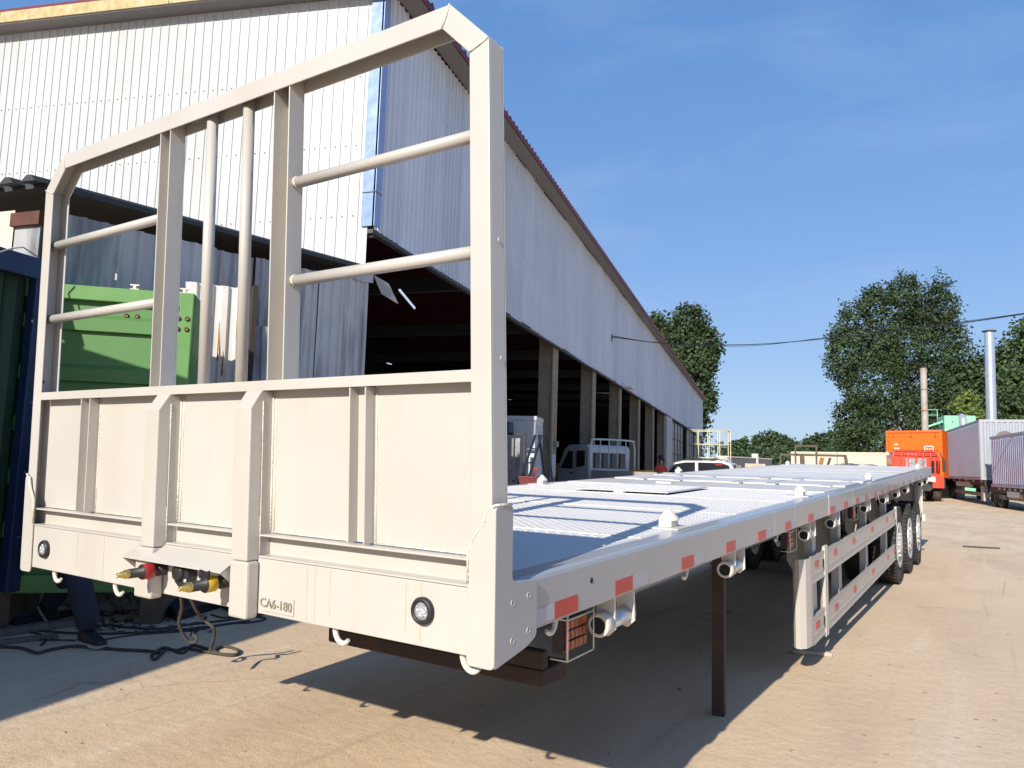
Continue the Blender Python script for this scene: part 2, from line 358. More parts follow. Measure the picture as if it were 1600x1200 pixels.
# far glazed sliding doors
grey_pane=mat('dusty_pane',(.26,.27,.28),.4,var=.3,vs_=3,dirt=(.45,.44,.40),dirt_amt=.6,dirt_scale=1.5)
winfr=mat('window_frame_grey',(.07,.075,.08),.6)
b=MB(); b.box((42.4,.0,0),(46.0,.25,5.05)); b.build('end_pier',mat('pier_zinc',(.36,.40,.46),.45,metal=.2,var=.15,vs_=3),wh)
def glazed(s0,s1,off):
    b=MB()
    for z in (0,1.3,2.45,3.6,4.85): b.box((s0,off-.05,z),(s1,off+.05,z+.09))
    n=4
    for i in range(n+1):
        x=s0+(s1-s0)*i/n; b.box((x-.07,off-.06,0),(x+.07,off+.06,4.94))
    d=b.build('glazed_door',winfr,wh)
    for i in range(n):
        for k,(z0,z1) in enumerate(((1.39,2.45),(2.54,3.6),(3.69,4.85))):
            bb=MB(); x0=s0+(s1-s0)*i/n+.07; x1=s0+(s1-s0)*(i+1)/n-.07; bb.box((x0,off-.01,z0),(x1,off+.01,z1)); bb.build('pane',grey_pane,d)
glazed(46.3,55.5,.12); glazed(59,66.5,.12); glazed(68,78.5,.12)
# tube lamps in the dark interior
lampm=mat('tube_lamp',(.9,.95,1),.4,emit=((.6,.75,1),.6))
b=MB(); b.obox((3.4,1.2,4.95),(5.2,1.7,4.95),.035,.035); b.build('tube_lamp',lampm,wh)
for (x,y,z) in ((9,6,5.1),(16,8,5.2)):
    b=MB(); b.box((x,y,z),(x+.35,y+.05,z+.03)); b.build('tube_lamp',lampm,wh)
for x in (24.0,57.5):
    b=MB(); b.box((x-.4,-.5,5.02),(x+.4,-.1,5.10)); b.build('wall_lamp',mat('lamp_white',(.75,.75,.72),.4),wh)
b=MB(); b.box((20.98,-.06,6.75),(21.04,-.02,7.05)); b.build('cable_bracket',darkmetal,wh)
# pieces on the first column
pc=S(12.3,-.11)
def wbox(name,m,s0,s1,o0,o1,z0,z1,parent=wh,**k):
    b=MB(); b.box((s0,-o1,z0),(s1,-o0,z1)); return b.build(name,m,parent,**k)
wbox('switch_box',mat('switch_grey',(.22,.22,.21),.5),12.18,12.45,-.115,-.0,1.95,2.12)
wbox('sign_plate',mat('orange_notice',(.42,.16,.03),.6,var=.2,vs_=20),12.14,12.50,-.116,-.105,2.42,2.62)
wbox('paint_splash',mat('blue_white_splash',(.40,.47,.53),.7,var=.4,vs_=9),12.12,12.50,-.117,-.108,1.0,1.72)

# ------------------------------------------------------------------ annex in front of the gable
an=empty('lean_to_annex',K0,WHrot,'low sheet-metal lean-to with stained grey side wall and black eave against the gable','shed')
nW=8
for i in range(nW):
    s0=-.02-(i+1)*.72; zt=4.24+.13*s0-.03*random.random()
    b=ribbed(.716,0,zt,.25,.042,.03,slope=.13); o=b.build('wall_sheet',sheetd if i in(0,1,2,5) else sheetd2,an); o.location=(s0,random.uniform(-.008,.008)+.012*i*(-1)**i*.3,0); o.rotation_euler=(0,R(random.uniform(-.4,.4)),0)
# lit torn sheet edge beside the corner
b=MB(); b.prism([(-.75,-.05,4.14),(-.35,-.05,4.30),(.02,-.05,4.38),(.02,-.05,4.22),(-.3,-.05,4.16)],(0,.02,0)); b.build('torn_edge',sheetw,an)
b=MB(); b.prism([(.02,-.06,4.35),(.42,-.12,4.30),(.55,-.25,3.98),(.10,-.18,4.05)],(0,.015,.0)); b.build('loose_flap',mat('flap_beige',(.40,.36,.30),.6),an)
roofan=mat('black_roof_sheet',(.028,.029,.033),.6,var=.3)
def anz(s): return 4.42+.128*s
b=MB(); 
b.add([(-.02,-.10,anz(0)-.03),(-5.85,-.10,anz(-5.85)-.03),(-5.85,9.5,anz(-5.85)-.03),(-.02,9.5,anz(0)-.03),(-.02,-.10,anz(0)+.02),(-5.85,-.10,anz(-5.85)+.02),(-5.85,9.5,anz(-5.85)+.02),(-.02,9.5,anz(0)+.02)],[(0,1,2,3),(4,5,6,7),(0,1,5,4),(1,2,6,5),(2,3,7,6),(3,0,4,7)])
b.build('roof_sheet',roofan,an)
b=MB()
for i in range(38):
    y=-.1+i*.25; b.prism([(-5.97,y,anz(-5.95)),(-5.97,y+.05,anz(-5.95)+.055),(-5.97,y+.10,anz(-5.95)+.055),(-5.97,y+.16,anz(-5.95))],(5.85,0,.745))
b.build('roof_ribs',roofan,an)['kind']='stuff'
b=MB(); b.box((-5.65,.10,0),(-.05,.14,3.3)); b.build('annex_inner_shade',inter,an)  # near-black sheet that stands for the annex's shaded inside
b=MB(); b.box((-5.80,.02,3.34),(-5.72,.36,3.46)); b.build('rusty_beam',mat('rust_brown',(.10,.035,.022),.8,var=.3),an)
crs=mat('cream_sheet',(.62,.57,.45),.5,var=.08,dirt=(.42,.34,.24),dirt_amt=.4,dirt_scale=3,streak=1)
for i in range(6):
    y0=.36+i*.72; b=MB(); xs=[(0,0),(.3,0),(.31,-.03),(.34,-.03),(.35,0),(.66,0),(.67,-.03),(.70,-.03),(.715,0)]
    vs=[];fs=[]
    for (u,d) in xs: vs+=[(-5.76+d,y0+u,0),(-5.76+d,y0+u,3.50)]
    for k in range(len(xs)-1): fs.append((2*k,2*k+1,2*k+3,2*k+2))
    b.add(vs,fs); b.build('front_sheet',crs,an)
b=MB(); b.box((-5.76,.04,0),(-5.70,.34,3.34)); b.build('grey_strip',sheetd2,an)

# ------------------------------------------------------------------ flatbed semi-trailer (its own slightly nose-down frame)
tr=empty('flatbed_trailer',(0,0,1.067),0,'long cream flatbed semi-trailer with tall tubular headboard filling the foreground','trailer')
tr.rotation_euler=(0.0336,0,0)
W=2.5; L=14.4; H=1.509; HT=1.653; CH=.138
def HX(v):
    v=Vector(v)
    if v.z>0: v=Vector((v.x-.0398*v.z,v.y+.0184*v.z,v.z))
    return v
# --- headboard outer frame: channel following a bent outline
def offset_path(P,d):
    out=[]
    for i,p in enumerate(P):
        p=Vector(p)
        if i==0: t=(Vector(P[1])-p).normalized(); n=Vector((t.y,-t.x)); out.append(p+n*d); continue
        if i==len(P)-1: t=(p-Vector(P[i-1])).normalized(); n=Vector((t.y,-t.x)); out.append(p+n*d); continue
        t1=(p-Vector(P[i-1])).normalized(); t2=(Vector(P[i+1])-p).normalized()
        n1=Vector((t1.y,-t1.x)); n2=Vector((t2.y,-t2.x)); b=(n1+n2).normalized(); out.append(p+b*(d/ b.dot(n1)))
    return out
outline=[(-W,-.10),(-W,H),(-W+CH,HT),(-CH,HT),(0,H),(0,-.10)]
inn=offset_path(outline,.068); thin=offset_path(outline,.006)
names=['headboard_post','headboard_chamfer','headboard_top_rail','headboard_chamfer','headboard_post']
for i in range(5):
    b=MB(HX); o0,o1=Vector(outline[i]),Vector(outline[i+1])
    for (A,y0,y1) in ((inn,0,.006),(thin,.006,.070),(inn,.070,.076)):
        b.prism([(o0.x,y0,o0.y),(o1.x,y0,o1.y),(A[i+1].x,y0,A[i+1].y),(A[i].x,y0,A[i].y)],(0,y1-y0,0))
    b.build(names[i],cream,tr,bev=.0025)
for j in (1,2,3,4):   # mitre welds
    b=MB(HX); a=Vector(outline[j]); c=inn[j]; b.tube([(a.x,-.001,a.y),((a.x*.5+c.x*.5)+.002,-.002,(a.y+c.y)/2),(c.x,-.001,c.y)],.003,6); b.build('weld_seam',weldm,tr)
# inner uprights: channels opening forward
def upright(xl,xr,z0,z1,y0,y1,name='headboard_upright'):
    b=MB(HX); b.box((xl,y0,z0),(xl+.005,y1-.005,z1)); b.box((xr-.005,y0,z0),(xr,y1-.005,z1)); b.box((xl,y1-.005,z0),(xr,y1,z1)); return b.build(name,cream,tr,bev=.0015)
upright(-1.600,-1.530,.566,HT-.006,.004,.070); upright(-.918,-.835,.566,HT-.006,.004,.070)
for x in (-1.310,-1.095):
    b=MB(HX); b.tube([(x,.038,.566),(x,.038,HT-.006)],.021,16); b.build('headboard_pipe',cream,tr)
for (x0,x1,z) in ((-2.494,-1.600,1.248),(-2.494,-1.600,.905),(-.835,-.005,1.248),(-.835,-.005,.905)):
    b=MB(HX); b.tube([(x0,.038,z),(x1,.038,z)],.0195,16); b.build('headboard_pipe',cream,tr)
    for xx in (x0+.012,x1-.004):
        b=MB(HX); b.lathe((xx,.038,z),(1,0,0),[(-.004,.0205),(0,.0225),(.004,.0205)],12); b.build('weld_collar',weldm,tr)
# mid rail, sheets and the channels between them
b=MB(HX); b.box((-W+.068,.0,.534),(-.068,.006,.568)); b.box((-W+.006,.006,.562),(-.006,.07,.568)); b.build('middle_rail',cream,tr,bev=.0015)
YS=.046
for (x0,x1) in ((-2.494,-2.095),(-2.025,-1.50),(-1.48,-.98),(-.96,-.533),(-.463,-.006)):
    b=MB(HX); b.box((x0,YS,.064),(x1,YS+.004,.562)); b.build('headboard_sheet',cream,tr)
for xx in (-2.017,-.455,-1.432,-.912,-.540,-2.104):
    b=MB(HX); b.tube([(xx,YS-.001,z) for z in (.068,.19,.3,.42,.53)],.0028,6); b.build('weld_seam',weldm,tr)
for (xa,xb) in ((-2.47,-2.11),(-2.01,-1.54),(-1.42,-1.02),(-.90,-.545),(-.45,-.08)):
    b=MB(HX); b.tube([(xa,YS-.001,.066),((xa+xb)/2,YS-.002,.067),(xb,YS-.001,.066)],.003,6); b.build('weld_seam',weldm,tr)
upright(-2.097,-2.025,.066,.534,.004,YS,'headboard_stiffener'); upright(-.533,-.463,.066,.534,.004,YS,'headboard_stiffener')
# tall bolster boxes proud of the face, with sloping tops
def bolster(x0,x1,x0b,x1b):
    b=MB(HX); yf=-.045
    b.prism([(x0,YS,-.02),(x0,yf,-.02),(x0,yf,.475),(x0,-.004,.535),(x0,YS,.535)],(x1-x0,0,0)); o=b.build('bolster_box',cream,tr,bev=.004)
    b=MB(HX); b.tube([(x1+.001,.004,z) for z in (.0,.1,.16,.24,.33,.41,.50)],.0022,6); b.build('weld_seam',weldm,tr)
    b=MB(HX); b.box((x1,.0015,.12),(x1+.0012,.0035,.40)); b.build('joint_gap',dark,tr)
    b=MB(HX); b.tube([(x1+.003,YS-.002,z) for z in (.07,.2,.35,.52)],.004,6); b.build('weld_seam',weldm,tr)
    b=MB(); b.box((x0b,yf-.003,-.203),(x1b,.0,-.022)); b.build('bolster_foot',cream,tr,bev=.008)
bolster(-1.532,-1.452,-1.556,-1.450); bolster(-1.010,-.930,-1.012,-.922)
# lower ledge, recess strip, front beam
for (x0,x1) in ((-2.494,-1.535),(-1.445,-1.012),(-.928,-.075)):
    b=MB(HX); b.box((x0,.003,.056),(x1,YS,.062)); b.build('lower_ledge',cream,tr,bev=.001)
    b=MB(HX); b.box((x0-.03*(x0>-2),YS,-.01),(x1+.03*(x1<-.5),YS+.004,.056)); b.build('recess_strip',cream,tr)
    b=MB(); b.box((x0,.0,-.012),(x1,YS,-.006)); b.build('beam_top_flange',cream,tr,bev=.001)
b=MB(); b.box((-W+.05,.002,-.190),(-.07,.010,-.014)); b.box((-W+.05,.010,-.190),(-.07,.075,-.182)); b.build('front_beam',cream,tr,bev=.003)
for x in (-2.06,-1.86,-.70,-.665,-.60,-.30,-.245):  # rust runs
    b=MB(); b.box((x,.0008,-.186+random.random()*.03),(x+.0035,.0018,-.016)); b.build('rust_run',mat('rust_run_stain',(.56,.46,.32),.5),tr)
# corner plates
def roundrect(pts,r,n=5):
    out=[]; m=len(pts)
    for i in range(m):
        p=Vector(pts[i]); a=(Vector(pts[i-1])-p); c=(Vector(pts[(i+1)%m])-p); rr=min(r,a.length/2.1,c.length/2.1); a.normalize(); c.normalize()
        s=p+a*rr; e=p+c*rr
        for k in range(n+1):
            t=k/n; out.append((1-t)**2*s+2*t*(1-t)*p+t*t*e)
    return out
def corner(side):
    X=0 if side>0 else -W; sx=side
    # side plate
    poly=[(-.006,-.212),(.155,-.185),(.205,-.165),(.205,-.010),(.078,.002),(.078,.205),(-.006,.205)]
    pr=roundrect(poly,.016)
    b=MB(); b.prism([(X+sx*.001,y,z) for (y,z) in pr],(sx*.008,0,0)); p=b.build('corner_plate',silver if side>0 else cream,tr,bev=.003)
    # front wrap
    f=roundrect([(X-sx*.080,-.212),(X+sx*.009,-.212),(X+sx*.009,.20),(X-sx*.030,.20),(X-sx*.040,.155),(X-sx*.080,.10)],.018)
    b=MB(); b.prism([(x,-.007,z) for (x,z) in f],(0,.007,0)); b.build('corner_wrap',cream,p,bev=.003)
    b=MB(); pts=[(X-sx*.078,-.006,.0),(X-sx*.079,-.006,.09),(X-sx*.052,-.006,.135),(X-sx*.028,-.006,.16),(X-sx*.022,-.006,.19),(X+sx*.004,-.004,.207),(X+sx*.009,.03,.207),(X+sx*.009,.065,.206)]
    b.tube(pts,.0042,8); b.build('weld_bead',weldm,p)
    for (y,z) in ((.078,-.055),(.158,-.048),(.078,-.153),(.158,-.142)):
        b=MB(); b.lathe((X+sx*.0085,y,z),(sx,0,0),[(0,.0085),(.0016,.0088),(.0016,.0072),(-.001,.0068)],20); b.build('bolt_hole_rim',creamb,p)
        b=MB(); b.lathe((X+sx*.0088,y,z),(sx,0,0),[(0,.0001),(.0003,.0070)],20); b.build('bolt_hole_shade',dark,p)  # flat black disc painting the shade of the hole
corner(1); corner(-1)
# wiring holes / knocks
for (x,y,z) in ((.0005,.045,.60),(.0005,.04,.93)):
    b=MB(HX); b.lathe((x,y,z),(1,0,0),[(0,.007),(.001,.006),(.0012,.0001)],14); b.build('plug',creamb,tr)
b=MB(HX); b.lathe((-2.493,.03,.62),(1,0,0),[(0,.010),(.002,.009),(.0021,.0001)],14); b.build('bolt_hole_shade',dark,tr)  # black disc in place of a hole, its inner shade painted
# marker lamps
for x,z in ((-.231,-.092),(-2.312,-.104)):
    b=MB(); b.lathe((x,.0015,z),(0,-1,0),[(0,.037),(.010,.038),(.016,.034),(.016,.026),(.008,.025)],32); lm=b.build('marker_lamp',black,tr)
    b=MB(); b.lathe((x,.0,z),(0,-1,0),[(.008,.0255),(.013,.022),(.0165,.014),(.018,.0005)],32); b.build('lens',lensm,lm)
    for k in range(3):
        b=MB(); a=k*2.1+.5; b.lathe((x+.009*math.cos(a),-.015,z+.009*math.sin(a)),(0,-1,0),[(0,.004),(.002,.003),(.003,.0003)],10); b.build('diode',mat('diode_white',(.85,.85,.9),.2),lm)
# number plate lettering
b=MB(); b.box((-.905,-.0018,-.178),(-.752,.0015,-.126)); nb=b.build('number_plate',cream,tr,bev=.0012)
tx=text_mesh('CA6-180',.040,.0030,mat('lettering_shade_dirt',(.30,.26,.20),.5),nb,'lettering',1.02); tx.location=(-.832,-.003,-.152); tx.rotation_euler=(R(90),0,0)  # letters darker than the plate; edge shading and dirt put into the colour
tx.rotation_euler=(R(90),R(0.5),0)
# coupling recess with hood
b=MB(); x0,x1=-1.595,-1.020
b.prism([(x0,.0,-.018),(x1,.0,-.018),(x1,-.075,-.060),(x0,-.075,-.060)],(0,.0,-.004)); hd=b.build('coupling_hood',cream,tr,bev=.001)
for x in (x0+.001,x1-.004):
    b=MB(); b.prism([(x,-.001,-.024),(x,-.074,-.064),(x,-.001,-.128)],(.003,0,0)); b.build('hood_cheek',cream,hd)
def coupling(x,z,ringm,name,flap=False):
    b=MB(); b.lathe((x,0,z),(0,-1,-.0),[(0,.022),(.03,.022),(.03,.019),(.055,.019),(.055,.024),(.09,.024),(.09,.017),(.135,.0165),(.137,.012)],22); c=b.build(name,black,tr)
    b=MB(); b.lathe((x,0,z),(0,-1,0),[(.050,.0265),(.052,.0275),(.084,.0275),(.086,.0265)],22); b.build('colour_ring',ringm,c)
    b=MB(); b.lathe((x,0,z),(0,-1,0),[(.132,.015),(.148,.0155),(.150,.011),(.160,.011),(.161,.008),(.174,.0085),(.175,.0045),(.168,.004)],18); b.build('brass_nipple',brass,c)
    if flap:
        b=MB(); b.prism([(x-.028,-.082,z+.018),(x+.022,-.082,z+.018),(x+.026,-.084,z+.048),(x+.008,-.084,z+.042),(x-.024,-.084,z+.047)],(0,-.006,0)); b.build('dust_flap',black,c)
coupling(-1.445,-.100,redpl,'red_air_coupling'); coupling(-1.085,-.104,yelpl,'yellow_air_coupling',True)
b=MB(); 
pts=roundrect([(-1.335,-.055),(-1.262,-.050),(-1.248,-.105),(-1.268,-.138),(-1.292,-.150),(-1.33,-.125)],.012)
b.prism([(x,-.002,z) for (x,z) in pts],(0,-.035,0)); sk_=b.build('electric_socket',black,tr,bev=.003)
b=MB(); b.lathe((-1.298,-.037,-.092),(0,-1,0),[(0,.028),(.012,.027),(.014,.02),(.015,.0005)],24); b.build('socket_lid',black,sk_)
for (x,z) in ((-1.262,-.118),(-1.32,-.064),(-1.330,-.112)):
    b=MB(); b.lathe((x,-.037,z),(0,-1,0),[(0,.007),(.004,.0065),(.0045,.0004)],10); b.build('screw_head',zinc,sk_)
# hooks
def hook(P,dx,dy,name='rope_hook'):
    P=Vector(P); d=Vector((dx,dy,0)); pts=[P+Vector((0,0,.02)),P]
    for a in range(0,140,17):
        r=.033; pts.append(P+Vector((0,0,-.008))+Vector((0,0,-r*math.sin(R(a))*1.3))+d*(r-r*math.cos(R(a))))
    n=len(pts); b=MB(); b.tube(pts,.0085,10,rs=[.0085]*(n-3)+[.008,.007,.006]); return b.build(name,creamb,tr)
for x in (-2.285,-1.815,-.600,-.118): hook((x,.03,-.186),1,0)
for y in (.44,1.60,3.18,4.95,6.42,7.56,9.0,10.4,11.6,12.8): hook((-.065,y,-.160),0,-1)
for y in (.44,1.60,3.18,4.95,6.42,7.56): hook((-2.435,y,-.160),0,-1)

# --- deck
def side_beam(X,sx,m):
    prof=[(0,-.150),(0,-.016),(-.004,-.006),(-.014,0),(-.085,.000),(-.085,-.008),(-.020,-.010),(-.008,-.020),(-.008,-.142),(-.07,-.142),(-.07,-.150)]
    for (y0,y1) in ((.078,4.497),(4.503,9.4),(9.403,L)):
        b=MB(); b.prism([(X+sx*x,y0,z) for (x,z) in prof],(0,y1-y0,0)); b.build('side_beam',m,tr,bev=.0015)
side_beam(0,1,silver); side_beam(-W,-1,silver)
b=MB(); b.box((-.002,4.490,-.152),(.0015,4.510,.001)); b.build('beam_weld',creamb,tr)
for y in (2.86,3.38,5.6,6.6,7.6,8.7,10.9,12.2):   # faint panel breaks on the beam face
    b=MB(); b.box((-.001,y,-.149),(.0006,y+.004,-.003)); b.build('beam_joint',chass,tr)
b=MB(); b.box((0-.001,.548,-.075),(.0008,.566,-.058)); 
b=MB(); b.lathe((.0002,.555,-.066),(1,0,0),[(0,.0095),(.001,.009),(.0012,.0001)],14); b.build('drain_hole',dark,tr)
seams=[.05,1.16,2.42,3.52,4.78]
secs=[(.0766,1.16),(1.16,2.42),(2.42,3.52),(3.52,4.78)]
def tread(x0,x1,y0,y1,z=.0006,p=.027):
    vs=[];fs=[]; nx=int((x1-x0)/p); ny=int((y1-y0)/p); a=.0125; wd=.0036; hh=.0020
    for j in range(ny):
        for i in range(nx):
            cx=x0+(i+.5)*p; cy=y0+(j+.5)*p
            if (i+j)%2: ux,uy=a*.76,a*.65
            else: ux,uy=-a*.65,a*.76
            px,py=-uy/a*wd,ux/a*wd; k=len(vs)
            vs+=[(cx-ux,cy-uy,z),(cx+px,cy+py,z),(cx+ux,cy+uy,z),(cx-px,cy-py,z),(cx-ux*.35,cy-uy*.35,z+hh),(cx+ux*.35,cy+uy*.35,z+hh)]
            fs+=[(k,k+4,k+1,k+1),(k+4,k+5,k+1,k+1),(k+5,k+2,k+1,k+1),(k,k+3,k+4,k+4),(k+3,k+5,k+4,k+4),(k+3,k+2,k+5,k+5)]
    fs=[tuple(dict.fromkeys(f)) for f in fs]
    return vs,fs
HX0,HX1,HY0,HY1=-1.72,-.94,3.62,4.55
for (y0,y1) in secs:
    b=MB()
    if y0==3.52:
        b.box((-W+.0855,y0+.004,-.006),(HX0,y1-.004,0)); b.box((HX1,y0+.004,-.006),(-.0855,y1-.004,0)); b.box((HX0+.001,y0+.004,-.006),(HX1-.001,HY0,0)); b.box((HX0+.001,HY1,-.006),(HX1-.001,y1-.004,0))
    else: b.box((-W+.0855,y0+.004,-.006),(-.0855,y1-.004,0))
    dp=b.build('deck_plate',deckm,tr)
    vs,fs=tread(-W+.10,-.10,y0+.02,y1-.02)
    if y0==3.52:
        keep=[f for f in fs if not(HX0<vs[f[0]][0]<HX1 and HY0<vs[f[0]][1]<HY1)]; fs=keep
    me=bpy.data.meshes.new('tread_pattern'); me.from_pydata(vs,[],fs); me.materials.append(treadm); o=bpy.data.objects.new('tread_pattern',me); col.objects.link(o); o.parent=dp; o['kind']='stuff'
for y in (1.16,2.42,3.52):
    b=MB(); b.tube([(-W+.09,y,.000),(-1.2,y+.002,.0012),(-.09,y,.000)],.005,6); b.build('deck_weld',weldm,tr)
# hatch plate, lifted a little
b=MB(); b.box((HX0+.01,HY0+.02,.012),(HX1-.01,HY1-.02,.020)); hp=b.build('hatch_plate',deckm,tr)
vs,fs=tread(HX0+.03,HX1-.03,HY0+.04,HY1-.04,.0204); me=bpy.data.meshes.new('tread_pattern'); me.from_pydata(vs,[],fs); me.materials.append(treadm); o=bpy.data.objects.new('tread_pattern',me); col.objects.link(o); o.parent=hp; o['kind']='stuff'
b=MB(); b.box((HX0-.05,HY0-.05,-.10),(HX1+.05,HY1+.05,-.09)); b.build('hatch_shade_sheet',dark,tr)  # black sheet painting the shadow gap under the lifted plate
for x in (-1.33,): 
    b=MB(); b.box((x-.04,HY0-.02,.001),(x+.04,HY0+.05,.012)); b.build('hatch_tab',creamb,tr)
# smooth cross member, then two slotted lifting plates
b=MB(); b.box((-W+.0855,4.784,-.012),(-.0855,5.58,.006)); b.build('cross_member',creamb,tr,bev=.003)
b=MB(); b.box((-1.62,5.05,.0065),(-1.47,5.12,.022)); b.build('stop_block',creamb,tr)
for (ya,yb) in ((5.80,6.62),(6.86,7.50)):
    for (x0,x1) in ((-2.40,-2.12),(-2.02,-1.73),(-1.63,-1.14),(-1.02,-.80),(-.68,-.30),(-.20,-.095)):
        b=MB(); b.box((x0,ya,-.004),(x1,yb,.012)); b.build('lifting_plate',deckm,tr)
    for x in (-2.07,-1.68,-1.08,-.74,-.25):
        b=MB(); b.box((x-.05,ya-.10,-.004),(x+.05,yb,.010)); b.build('plate_pad',creamb,tr)
    b=MB(); b.box((-2.40,ya-.11,-.06),(-.095,ya+.02,-.055)); b.build('slot_shade_strip',dark,tr)  # black strip painting the shade in the gap before the plates
b=MB(); b.box((-W+.0855,5.59,-.012),(-.0855,5.69,.0)); b.box((-W+.0855,6.63,-.012),(-.0855,6.75,.0)); b.build('cross_strip',deckm,tr)
ys=[7.51+i*.572 for i in range(13)]
for i in range(12):
    b=MB(); b.box((-W+.0855,ys[i]+.006,-.008),(-.0855,ys[i+1]-.006,random.uniform(-.001,.003))); b.build('deck_plate',mat('rear_deck_sky_sheen',(.68,.675,.66),.55,var=.05,dirt=(.55,.53,.5),dirt_amt=.25,dirt_scale=1.5),tr)  # deck paint made brighter; the sky's grazing reflection is put into its colour
    b=MB(); b.tube([(-W+.09,ys[i],.0),(-.09,ys[i],.0)],.004,5); b.build('deck_weld',chass if i%2 else weldm,tr)
# twist-lock cones
def cone(x,y):
    b=MB(); b.box((x-.10,y-.085,.0005),(x+.075,y+.085,.006)); p=b.build('twist_lock',creamb,tr,bev=.001)
    b=MB(); b.box((x-.030,y-.045,.006),(x+.030,y+.045,.036)); b.build('lock_collar',creamb,p,bev=.004)
    b=MB(); b.lathe((x,y,.034),(0,0,1),[(0,.047),(.006,.048),(.014,.044),(.036,.020),(.044,.014),(.052,.0005)],20); b.build('lock_cone',creamb,p)
for y in (1.59,4.20,7.60,13.45):
    cone(-.145,y); cone(-2.355,y)
b=MB(); b.lathe((-.12,.86,.001),(0,0,1),[(0,.02),(.004,.018),(.006,.0005)],16); b.build('plug',creamb,tr)
# reflectors along the edge, both sides
reds=[(.317,.460),(.730,.872),(1.361,1.506),(1.958,2.102),(2.519,2.676),(3.119,3.267),(3.765,3.930),(4.547,4.745),(5.146,5.340),(5.753,5.93),(6.30,6.47),(6.92,7.09),(7.5,7.66),(8.1,8.26),(8.7,8.86),(9.6,9.76),(10.4,10.56),(11.3,11.46),(12.2,12.36),(13.1,13.26)]
for i,(a,c) in enumerate(reds):
    b=MB(); b.box((.0,a,-.143),(.0016,c,-.094)); b.build('red_reflector',redref,tr)
    wa,wb=(c+.001,c+.14) if i else (.212,.316)
    b=MB(); b.box((.0,wa,-.141),(.0014,wb,-.096)); b.build('white_reflector',whiref,tr)
    b=MB(); b.box((-W-.0016,a,-.143),(-W,c,-.094)); b.build('red_reflector',redref,tr)
b=MB(); b.box((.0,.465,-.141),(.0001,.466,-.096))
# winch / stake pocket tubes
def winch(y,X=-.045,sx=1):
    p=MB(); yy=y-.055; p.box((X-.035*sx,yy+.012,-.154),(X+.035*sx,yy+.16,-.151)); p.prism([(X-.035*sx,yy,-.151),(X+.035*sx,yy,-.151),(X+.038*sx,yy,-.26),(X+.01*sx,yy,-.285),(X-.03*sx,yy,-.275)],(0,.012,0))
    br=p.build('winch_bracket',creamb,tr,bev=.002)
    p=MB(); yy=y+.105; p.prism([(X-.035*sx,yy,-.1545),(X+.035*sx,yy,-.1545),(X+.038*sx,yy,-.26),(X+.01*sx,yy,-.285),(X-.03*sx,yy,-.275)],(0,.012,0)); p.build('bracket_cheek',creamb,br,bev=.002)
    b=MB(); b.lathe((X,y-.11,-.240),(0,1,0),[(0,.037),(.003,.040),(.055,.040),(.055,.032),(.0,.028)],20,closed=True); b.build('winch_collar',creamb,br)
    b=MB(); b.lathe((X,y-.05,-.240),(0,1,0),[(0,.030),(.185,.030),(.186,.024),(.0,.024)],20,closed=True); b.build('winch_tube',zinc,br)
    b=MB(); b.lathe((X,y+.115,-.240),(0,1,0),[(0,.033),(.015,.033),(.015,.012),(0,.012)],18,closed=True); b.build('winch_collar',creamb,br)
    b=MB(); b.lathe((X,y-.108,-.240),(0,1,0),[(0,.0005),(.001,.0285)],16); b.build('tube_bore_shade',dark,br)  # black disc over the tube mouth stands for the shade inside
for y in (.80,2.18,3.93,4.88,6.6,8.0,9.2,10.35,12.6,13.6): winch(y)
for y in (.80,2.18,3.93,4.88,6.6): winch(y,-W+.045,-1)
# caged side marker lamps
def side_lamp(y,X=-.07,full=True):
    b=MB(); b.box((X-.05,y,-.302),(X-.012,y+.165,-.195)); p=b.build('side_marker_housing',black,tr)
    for i in range(5):
        for k in range(3):
            bb=MB(); bb.box((X-.013,y+.012+i*.029,-.294+k*.033),(X-.003,y+.036+i*.029,-.266+k*.033)); bb.build('lamp_segment',amber if i else redpl,p,bev=.003)
    b=MB()
    for (z) in (-.317,-.19): b.tube([(X+.012,y-.012,z),(X+.012,y+.17,z)],.0028,6); b.tube([(X+.012,y-.012,z),(X-.05,y-.012,z)],.0028,6)
    for yy in (-.012,): b.tube([(X+.012,y+yy,-.317),(X+.012,y+yy,-.150)],.0034,6)
    b.tube([(X+.012,y+.17,-.317),(X+.012,y+.17,-.16)],.0025,6)
    b.build('lamp_guard',creamb,p)
for y in (.515,3.50,6.05,8.55): side_lamp(y)
# --- underside: main beams, cross members, coupler plate
b=MB()
for X in (-1.72,-.86):
    b.box((X-.006,2.4,-.52),(X+.006,14.2,-.05)); b.box((X-.07,2.4,-.535),(X+.07,14.2,-.52)); b.box((X-.07,2.4,-.05),(X+.07,14.2,-.035))
mb=b.build('main_beam',chass,tr)
for y in [1.0+i*.6 for i in range(22)]:
    b=MB(); b.box((-W+.09,y-.03,-.14),(-.09,y+.03,-.02)); b.build('cross_bar',chass,tr)
b=MB(); b.box((-W+.1,.02,-.030),(-.1,L-.02,-.016)); b.build('deck_underside',brownst,tr)
b=MB(); b.box((-1.86,1.20,-.675),(-.56,1.42,-.60)); b.box((-1.86,1.20,-.60),(-.56,1.25,-.52)); b.build('coupler_plate',brownst,tr,bev=.01)
b=MB(); b.lathe((-1.25,1.75,-.675),(0,0,-1),[(0,.05),(.04,.045),(.045,.03),(.07,.04),(.075,.001)],16); b.build('king_pin',brownst,tr)
# landing legs
b=MB(); b.box((-2.2,4.3,-.34),(-.4,4.36,-.28)); b.build('cross_tube',chass,tr)
